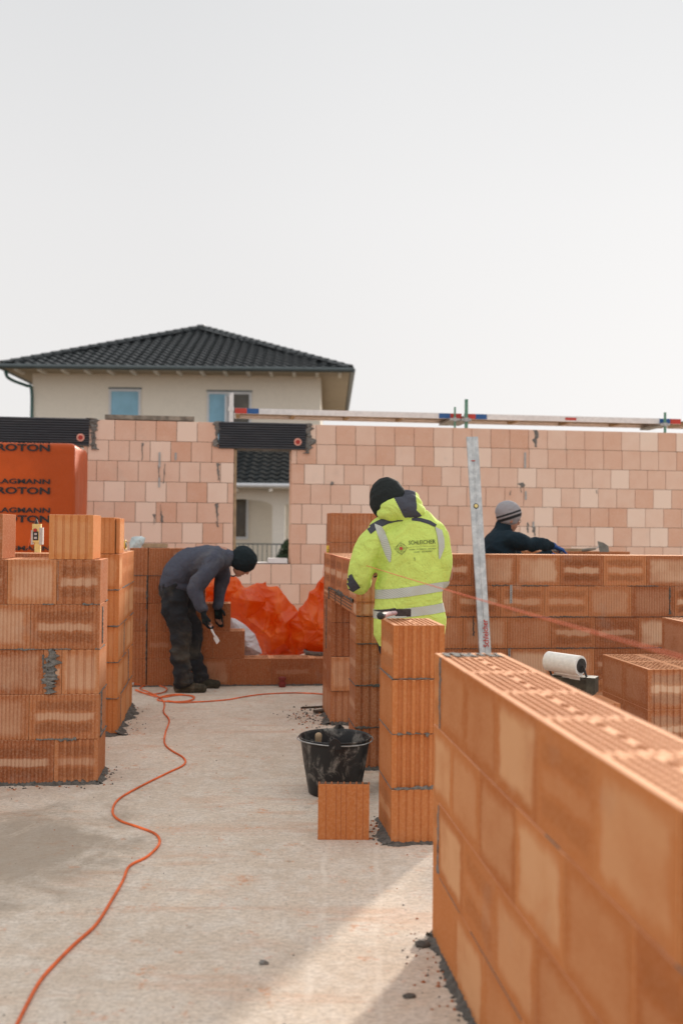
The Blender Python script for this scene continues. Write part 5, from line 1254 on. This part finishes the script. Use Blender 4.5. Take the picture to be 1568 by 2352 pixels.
# ---- worker 2 in yellow
def project(root_o, pts2, name, mat, parent, W, off=.004):
    """strip following (x,y) picture points on the back of the garment"""
def worker2():
    d = 5.50; A = lambda x, y, q=0.0: Dp(x, y, d+q)
    root = empty('person', Vector((A(935, 1400).x, d, 0)), 'worker in yellow high-visibility jacket and charcoal knit cap seen from behind', 'person')
    hc = A(893, 1158, .03); sk = MB(); q, sd, fdv, upv, M_ = head(sk, hc, (-.40, .75, -.50), (-.25, .2, .9), .98)
    elL, wrL = A(815, 1336, -.02), A(842, 1306, .25); elR, wrR = A(1022, 1325, .02), A(985, 1312, .30)
    sk.tube([(A(925, 1230, .02), .12, .08), (A(912, 1195, .02), .06, .06), (hc+Vector((.01, 0, -.05)), .06, .06)], side=(1, 0, 0))
    sk.tube([(A(939, 1470), .15, .10), (A(939, 1400), .14, .10), (A(938, 1300), .15, .10), (A(928, 1240, .02), .12, .08)], side=(1, 0, 0))
    for s_, e_, w_ in ((A(858, 1236), elL, wrL), (A(1010, 1240), elR, wrR)): sk.tube([(s_, .05, .05), (e_, .04, .04), (w_, .028, .03)], side=(1, 0, 0))
    for sgn, x in ((-1, 916), (1, 976)):
        X_ = A(x, 1470).x; sk.tube([((X_, d, .86), .08, .08), ((X_+sgn*.0, d-.0, .48), .055, .06), ((X_+sgn*.02, d, .08), .035, .04)], side=(1, 0, 0))
    hand(sk, wrL, (.5, .7, -.1), (0, 0, -1), (.9, -.3, 0), .4); hand(sk, wrR, (-.5, .7, -.1), (0, 0, -1), (-.9, -.3, 0), .4)
    organic(sk, 'body', 'skin', root, .008, 2)
    j = MB()
    tor = [(A(939, 1458), .200, .160), (A(939, 1425), .198, .158), (A(939.5, 1370), .186, .150), (A(941, 1310), .184, .148), (A(942, 1262), .190, .145), (A(939, 1228), .186, .128), (A(932, 1205), .140, .105), (A(922, 1190), .09, .085)]
    j.tube(tor, side=(1, 0, 0), seg=28)
    j.tube([(A(864, 1230, 0), .072, .078), (A(846, 1262, -.015), .076, .082), (A(834, 1300, -.03), .072, .080), (A(824, 1332, -.01), .066, .074), (A(829, 1330, .10), .058, .060), (A(842, 1308, .24), .045, .045)], side=(1, 0, 0), seg=16)
    j.tube([(A(1000, 1232, 0), .070, .078), (A(1009, 1262, -.005), .058, .078), (A(1014, 1300, 0), .052, .074), (A(1012, 1330, .02), .048, .066), (A(1002, 1326, .14), .052, .054), (A(988, 1312, .28), .045, .045)], side=(1, 0, 0), seg=16)
    j.tube([(A(862, 1222), .058, .07), (A(884, 1208, .01), .056, .08), (A(908, 1196, .02), .060, .09), (A(935, 1194, .02), .07, .095), (A(962, 1198, .02), .058, .09), (A(988, 1212, .01), .054, .08), (A(1004, 1226), .055, .07)], side=(0, 0, 1), seg=16)
    org = Vector(root['_o'])
    jk = organic(j, 'jacket', 'hivis', root, .009, 2, .015, 6, (1.1, 1, .9))
    bm_ = [v.co+org for v in jk.data.vertices]; bvh = BVHTree.FromPolygons(bm_, [tuple(p.vertices) for p in jk.data.polygons])
    def ontoback(x, y, off):
        r = ray(x, y); h = bvh.ray_cast(CAM+r*4.2, r, 2.2)
        if h[0] is None: return None
        nn = h[1] if h[1].dot(r) < 0 else -h[1]
        return h[0]+nn*off
    def strip_(ctr, w, name, mat, off=.003, n_=40, mcount=5):
        # ctr list of (x,y, half-width-vector)
        mb = MB(); rows = []
        segs = len(ctr)-1
        for i in range(n_+1):
            t = i/n_*segs; k = min(int(t), segs-1); f_ = t-k; a_, b_ = ctr[k], ctr[k+1]
            x, y = a_[0]+(b_[0]-a_[0])*f_, a_[1]+(b_[1]-a_[1])*f_; wx = a_[2]+(b_[2]-a_[2])*f_; wy = a_[3]+(b_[3]-a_[3])*f_
            row = []
            for m_ in range(mcount+1):
                s_ = m_/mcount*2-1; p = ontoback(x+wx*s_, y+wy*s_, off); row.append(mb.V(p) if p is not None else None)
            rows.append(row)
        for A_, B_ in zip(rows, rows[1:]):
            for m_ in range(mcount):
                ids = (A_[m_], A_[m_+1], B_[m_+1], B_[m_])
                if all(i is not None for i in ids):
                    ps = [Vector(mb.v[i]) for i in ids]
                    if max((ps[i]-ps[(i+1) % 4]).length for i in range(4)) < .06: mb.F(ids)
        mb.build(name, mat, jk, smooth=True)
    # tapes that run round the body, placed on the torso rings
    def tape(z_lo, z_hi, tilt):
        mb = MB(); rows = []; cx, cy = A(939, 1400).x, d; n_ = 90
        for i in range(n_+1):
            a_ = 2*math.pi*i/n_; row = []
            for m_ in range(6):
                z_ = z_lo+(z_hi-z_lo)*m_/5+tilt*math.cos(a_)
                o_ = Vector((cx+.6*math.cos(a_), cy+.6*math.sin(a_), z_)); dr = Vector((-math.cos(a_), -math.sin(a_), 0))
                # skip arms: take the last hit before the axis
                pos = o_; best = None; left = .6
                while left > 0:
                    h = bvh.ray_cast(pos, dr, left)
                    if h[0] is None: break
                    if h[1].dot(dr) < 0: best = h[0]
                    adv = (h[0]-pos).length+.002; pos = pos+dr*adv; left -= adv
                row.append(mb.V(best-dr*.003) if best is not None else None)
            rows.append(row)
        for A_, B_ in zip(rows, rows[1:]):
            for m_ in range(5):
                ids = (A_[m_], B_[m_], B_[m_+1], A_[m_+1])
                if all(i is not None for i in ids):
                    ps = [Vector(mb.v[i]) for i in ids]
                    if max((ps[i]-ps[(i+1) % 4]).length for i in range(4)) < .09: mb.F(ids)
        mb.build('reflective_tape', 'tape', jk, smooth=True)
    zz_ = lambda y: A(939, y).z
    tape(zz_(1365), zz_(1344), .024); tape(zz_(1411), zz_(1391), .020)
    strip_([(868, 1206, 8, 3), (874, 1222, 9, -2), (881, 1240, 9.5, -1), (888, 1258, 8.5, -2), (892, 1272, 7, -3), (896, 1291, 1.5, -1)], 0, 'reflective_tape', 'tape')
    strip_([(1006, 1214, 8, 4), (1011, 1235, 8, 2), (1013, 1255, 7, 2), (1010, 1272, 4, 2), (1008, 1284, 1, 1)], 0, 'reflective_tape', 'tape')
    strip_([(846, 1220, 5, 7), (858, 1211, 5, 7), (870, 1204, 5, 7), (885, 1197, 4, 7), (905, 1192, 2, 7), (925, 1192, 0, 5)], 0, 'shoulder_panel', 'charcoal', .0022)
    strip_([(945, 1192, 0, 4), (965, 1194, -1, 4), (985, 1200, -2, 4), (1000, 1208, -2, 3)], 0, 'shoulder_panel', 'charcoal', .0022)
    strip_([(799, 1324, 9, -6), (803, 1336, 11, -6), (810, 1346, 11, -6), (819, 1354, 8, -5)], 0, 'elbow_patch', 'charcoal', .004)
    # hood
    h = MB(); hc2 = A(923, 1170, -.03)
    h.ell(hc2, (.128, .10, .068), Matrix.Rotation(R(8), 3, 'Y')); h.ell(A(930, 1150, .03), (.085, .085, .06), Matrix.Rotation(R(-20), 3, 'Y')); h.ell(A(888, 1172, .02), (.06, .09, .05)); h.ell(A(900, 1179, -.03), (.082, .085, .045)); h.ell(A(938, 1158, -.01), (.075, .08, .060)); h.tube([(A(880, 1185, .05), .04, .04), (A(905, 1190, .0), .06, .06), (A(935, 1188, .0), .06, .06), (A(958, 1180, .05), .04, .04)], side=(0, 1, 0))
    def hm(p):
        r = (p-CAM); x = 784+FPX*r.x/r.y; y = 1217-FPX*r.z/r.y+.01*(x-784)
        xl = 905+(y-1145)*.5 if y < 1165 else 915+(y-1165)*.55; xr_ = 957-abs(y-1163)*.12 if y < 1172 else 957+(y-1172)*.9
        xl = min(xl, 929)
        return 1 if (xl < x < xr_ and y < 1189) else 0
    organic(h, 'hood', ['hivis', 'charcoal'], root, .005, 3, .008, 9, matfn=hm)
    c = MB(); cc = q(0, -.01, .045)
    c.ell(cc, (.090, .112, .108), M_); c.tube([(q(0, .0, -.02), .096, .106), (q(0, -.006, .012), .100, .114), (q(0, -.010, .042), .099, .116)], side=sd, seg=24)
    organic(c, 'knit_cap', 'beanie2', root, .007, 2, .003, 18)
    t = MB(); t.tube([(A(939, 1440), .165, .13), (A(939, 1475), .17, .135), (A(939, 1500), .16, .12)], side=(1, 0, 0), seg=18)
    for sgn, x in ((-1, 916), (1, 976)):
        X_ = A(x, 1470).x; t.tube([((X_, d, .86), .10, .11), ((X_, d, .48), .078, .085), ((X_+sgn*.02, d, .06), .075, .085)], side=(1, 0, 0), seg=16)
    organic(t, 'work_trousers', 'trousers_dark', root, .010, 3, .010, 9)
    for sgn, x in ((-1, 916), (1, 976)):
        b = MB(); X_ = A(x, 1470).x+sgn*.02; boots(b, (X_, d-.08, 0), (X_+sgn*.03, d+.2, 0), (X_, d, .16)); organic(b, 'boot', 'boot', root, .009, 2)
    g = MB(); hand(g, wrL, (.5, .7, -.1), (0, 0, -1), (.9, -.3, 0), .4, 1.12); organic(g, 'glove', 'glove', root, .006, 1); g = MB(); hand(g, wrR, (-.5, .7, -.1), (0, 0, -1), (-.9, -.3, 0), .4, 1.12); organic(g, 'glove', 'glove', root, .006, 1)
    # print on the back
    def put(fn):
        def g_(a_, b_):
            x, y = fn(a_, b_); p = ontoback(x, y, .004); return p if p is not None else A(x, y, -.17)
        return g_
    def letter(txt, x0, y0, x1, y1, h_, mat='inkjacket', emb=0.0):
        lettering(txt, put(lambda a_, b_: (x0+(x1-x0)*a_, y0+(y1-y0)*a_-b_*h_)), 'lettering', mat, jk, emb)
    letter('SCHLEICHER', 937.5, 1251.5, 998.5, 1248.5, 9.2, emb=.004)
    letter('ROHBAU   PUTZARBEITEN   GERÜSTBAU', 939.5, 1264.5, 999.5, 1261.5, 3.6); letter('MAURER    BETONARBEIT', 950, 1270.5, 992, 1267.5, 3.4)
    def line(pts, w, mat='inkjacket'):
        mb = MB(); n_ = 10
        for (x0, y0), (x1, y1) in zip(pts, pts[1:]):
            L_ = math.hypot(x1-x0, y1-y0); px, py = -(y1-y0)/L_*w, (x1-x0)/L_*w; k = max(2, int(L_/4)); prev = None
            for i in range(k+1):
                x, y = x0+(x1-x0)*i/k, y0+(y1-y0)*i/k; a_, b_ = ontoback(x-px, y-py, .0045), ontoback(x+px, y+py, .0045)
                if a_ is None or b_ is None: prev = None; continue
                r_ = (mb.V(a_), mb.V(b_))
                if prev: mb.F((prev[0], prev[1], r_[1], r_[0]))
                prev = r_
        return mb
    def emblem():
        cx, cy = 921.0, 1260.0; mb = MB()
        def addl(pts, w):
            m_ = line(pts, w); o_ = len(mb.v); mb.v += m_.v
            for f_ in m_.f: mb.F([i+o_ for i in f_])
        pt = lambda r, a_: (cx+r*math.cos(R(a_)), cy-r*math.sin(R(a_)))
        addl([pt(11.5, i*24+5) for i in range(16)], .22)
        addl([pt(15 if i % 2 == 0 else 10, i*45+5) for i in range(9)], .22)
        addl([pt(11, 45+5+i*90) for i in range(5)], .22); addl([pt(6.5, 5+i*45) for i in range(9)], .2)
        for i in range(4): addl([pt(15, i*90+5), pt(3, i*90+5)], .22)
        addl([(936, 1257.5), (999, 1254.0)], .2)
        mb.build('emblem', 'inkjacket', jk)
        mb = MB(); q_ = [ontoback(cx+a_, cy+b_, .006) for a_, b_ in ((-3.2, -3.0), (3.0, -3.4), (3.4, 3.0), (-2.8, 3.4))]; mb.F([mb.V(p) for p in q_]); mb.build('emblem_square', 'redp', jk)
        m_ = line([(950.5, 1280), (952, 1288)], .6); m_.build('fabric_mark', 'inkjacket', jk)
    emblem()
worker2()
# ---- worker 3 behind the middle wall
def worker3():
    d = 8.85; A = lambda x, y, q=0.0: Dp(x, y, d+q)
    root = empty('person', Vector((A(1150, 1300).x, d, 0)), 'worker in dark fleece and striped grey knit cap reaching out behind the middle wall', 'person')
    hc = A(1168, 1191); sk = MB(); q, sd, fdv, upv, M_ = head(sk, hc, (.97, .25, -.25), (.22, 0, .97), 1.0)
    elR, wrR = A(1240, 1249, -.10), A(1268, 1254, .0); elL, wrL = A(1200, 1290, .2), A(1262, 1272, .3)
    sk.tube([(A(1150, 1235), .11, .10), (A(1158, 1215), .07, .07), (hc+Vector((-.02, 0, -.05)), .055, .06)], side=(0, 1, 0))
    sk.tube([((A(1143, 1300).x, d, .9), .14, .1), (A(1143, 1300), .13, .1), (A(1147, 1240), .14, .10)], side=(0, 1, 0))
    for s_, e_, w_ in ((A(1165, 1240, -.17), elR, wrR), (A(1155, 1240, .17), elL, wrL)): sk.tube([(s_, .05, .05), (e_, .038, .038), (w_, .027, .03)], side=(0, 1, 0))
    for sgn in (-1, 1):
        y_ = d+sgn*.11; x_ = A(1143, 1300).x; sk.tube([((x_, y_, .92), .08, .08), ((x_+.02, y_, .5), .055, .06), ((x_, y_, .08), .035, .04)], side=(0, 1, 0))
    hand(sk, wrR, (.9, .1, -.35), (0, 0, -1), (.1, .9, 0), .8)
    hand(sk, wrL, (.9, .0, -.35), (0, 0, -1), (.1, -.9, 0), .8)
    organic(sk, 'body', 'skin', root, .007, 2)
    g = MB(); fr = q(0, .085, .006)
    for k in (-1, 1):
        c = q(k*.034, .092, .002); g.tube([(c+(sd*.02*math.cos(t*.785)+upv*.015*math.sin(t*.785)), .002, .002) for t in range(9)], side=fdv, seg=6, k=2, caps=False); g.cyl(q(k*.056, .085, .006), q(k*.078, .0, .002), .0022, .0022, 6)
    g.build('glasses', 'black', root)
    j = MB()
    j.tube([((A(1143, 1330).x, d, .84), .20, .13), ((A(1143, 1330).x, d, 1.0), .20, .145), (A(1143, 1290), .205, .155), (A(1145, 1258), .215, .145), (A(1148, 1238), .20, .12), (A(1154, 1222), .10, .09), (A(1156, 1211), .07, .072), (A(1157, 1206), .068, .070)], side=(0, 1, 0), seg=20)
    j.tube([(A(1160, 1242, -.14), .085, .085), (A(1185, 1244, -.17), .076, .074), (A(1215, 1250, -.14), .062, .062), (elR, .055, .055), (A(1262, 1255, -.02), .042, .042)], side=(0, 0, 1), seg=16)
    j.tube([(A(1155, 1242, .14), .08, .08), (elL, .055, .055), (wrL, .042, .042)], side=(0, 0, 1), seg=16)
    organic(j, 'fleece_jacket', 'fleece_dark', root, .010, 2, .019, 7)
    # knit stripes at the cap's real heights
    c0 = q(0, -.01, .03)
    KNq = lambda x, y: (lambda p: p.z-p.x*.33)(A(x, y))
    s1, s2 = KNq(1165, 1212), KNq(1165, 1199)
    m1 = KN.m('MAXIMUM', bandz(KNq(1165, 1194), KNq(1165, 1187)), bandz(KNq(1165, 1183), KNq(1165, 1178.5)))
    c_ = KN.mix(m1, (.30, .29, .31), (.018, .02, .022)); KN.bump(KN.noise(140, 3), .4, .004); MAT['knit'] = KN.out(c_, .95)
    c = MB(); c.ell(c0+Vector((-.004, 0, .022)), (.100, .122, .106), M_); c.tube([(q(0, -.012, .005), .098, .108), (q(0, -.02, .05), .102, .118)], side=sd, seg=20)
    organic(c, 'knit_cap', 'knit', root, .007, 2, .003, 18)
    t = MB(); t.tube([((A(1143, 1330).x, d, .9), .18, .13), ((A(1143, 1330).x, d, .78), .17, .12)], side=(0, 1, 0), seg=18)
    for sgn in (-1, 1):
        y_ = d+sgn*.11; x_ = A(1143, 1300).x; t.tube([((x_, y_, .86), .10, .10), ((x_+.02, y_, .5), .08, .08), ((x_, y_, .06), .075, .08)], side=(0, 1, 0), seg=16)
    organic(t, 'work_trousers', 'trousers_dark', root, .012, 3, .010, 9)
    for sgn in (-1, 1): b = MB(); y_ = d+sgn*.11; x_ = A(1143, 1300).x; boots(b, (x_-.08, y_, 0), (x_+.2, y_, 0), (x_, y_, .16)); organic(b, 'boot', 'boot', root, .01, 2)
    g = MB(); hand(g, wrR, (.9, .1, -.35), (0, 0, -1), (.1, .9, 0), .8, 1.14); g.tube([(wrR-Vector((.03, 0, 0)), .038, .038), (wrR+Vector((.01, 0, 0)), .034, .034)]); organic(g, 'glove', 'glove_blue', root, .006, 1); g = MB(); hand(g, wrL, (.9, .0, -.35), (0, 0, -1), (.1, -.9, 0), .8, 1.14)
    organic(g, 'glove', 'glove_blue', root, .006, 1)
worker3()

# ------------------------------------------------------------------ light and sky
el, az = R(17), math.atan2(.42, .91)            # az measured from +Y towards +X
sd_ = Vector((math.sin(az)*math.cos(el), math.cos(az)*math.cos(el), math.sin(el)))
ld = bpy.data.lights.new('sun', 'SUN'); ld.energy = 3.9; ld.angle = R(4.0); ld.color = (1, .90, .78)
lo_ = bpy.data.objects.new('sun', ld); COL.objects.link(lo_); lo_.rotation_euler = (-sd_).to_track_quat('-Z', 'Y').to_euler()
w = bpy.data.worlds.new('World'); S.world = w; w.use_nodes = True; nt = w.node_tree; bg = nt.nodes['Background']
sky = nt.nodes.new('ShaderNodeTexSky'); sky.sky_type = 'NISHITA'; sky.sun_disc = False; sky.sun_elevation = el; sky.sun_rotation = az; sky.dust_density = 1; sky.air_density = 1
hs_ = nt.nodes.new('ShaderNodeHueSaturation'); hs_.inputs['Saturation'].default_value = .12; hs_.inputs['Value'].default_value = .035; nt.links.new(sky.outputs[0], hs_.inputs['Color'])
tc = nt.nodes.new('ShaderNodeTexCoord'); sp_ = nt.nodes.new('ShaderNodeSeparateXYZ'); nt.links.new(tc.outputs['Generated'], sp_.inputs[0])
cr2 = nt.nodes.new('ShaderNodeValToRGB'); nt.links.new(sp_.outputs[2], cr2.inputs[0]); E = cr2.color_ramp.elements
E[0].position = 0; E[0].color = (.685, .67, .655, 1); E[1].position = 1; E[1].color = (.88, .88, .88, 1)
for p_, c_ in ((.14, (.680, .668, .660, 1)), (.30, (.655, .65, .65, 1)), (.47, (.60, .603, .61, 1)), (.70, (.80, .80, .80, 1))): x = E.new(p_); x.color = c_
vm = nt.nodes.new('ShaderNodeVectorMath'); vm.operation = 'DOT_PRODUCT'; nt.links.new(tc.outputs['Generated'], vm.inputs[0]); vm.inputs[1].default_value = Vector((math.sin(az)*math.cos(R(24)), math.cos(az)*math.cos(R(24)), math.sin(R(24))))
mr = nt.nodes.new('ShaderNodeMapRange'); mr.interpolation_type = 'SMOOTHERSTEP'; nt.links.new(vm.outputs['Value'], mr.inputs[0]); mr.inputs[1].default_value = .80; mr.inputs[2].default_value = 1.0; mr.inputs[3].default_value = 0; mr.inputs[4].default_value = .05
ad = nt.nodes.new('ShaderNodeMix'); ad.data_type = 'RGBA'; ad.blend_type = 'ADD'; ad.inputs[7].default_value = (1, .97, .92, 1); nt.links.new(mr.outputs[0], ad.inputs[0]); nt.links.new(cr2.outputs[0], ad.inputs[6])
mxw = nt.nodes.new('ShaderNodeMix'); mxw.data_type = 'RGBA'; mxw.inputs[0].default_value = .04; nt.links.new(ad.outputs[2], mxw.inputs[6]); nt.links.new(hs_.outputs[0], mxw.inputs[7])
mb2_ = nt.nodes.new('ShaderNodeMapRange'); mb2_.interpolation_type = 'SMOOTHSTEP'; nt.links.new(sp_.outputs[1], mb2_.inputs[0])
mb2_.inputs[1].default_value = .35; mb2_.inputs[2].default_value = -.7; mb2_.inputs[3].default_value = 0; mb2_.inputs[4].default_value = .06
adb = nt.nodes.new('ShaderNodeMix'); adb.data_type = 'RGBA'; adb.blend_type = 'ADD'; adb.inputs[7].default_value = (1, .98, .95, 1); nt.links.new(mb2_.outputs[0], adb.inputs[0]); nt.links.new(mxw.outputs[2], adb.inputs[6])
nt.links.new(adb.outputs[2], bg.inputs[0]); bg.inputs[1].default_value = 1.0
S.view_settings.view_transform = 'Standard'; S.view_settings.look = 'None'; S.view_settings.exposure = .37; S.view_settings.gamma = 1
S.render.engine = 'CYCLES'
for o in list(bpy.data.objects):
    if '_o' in o: del o['_o']
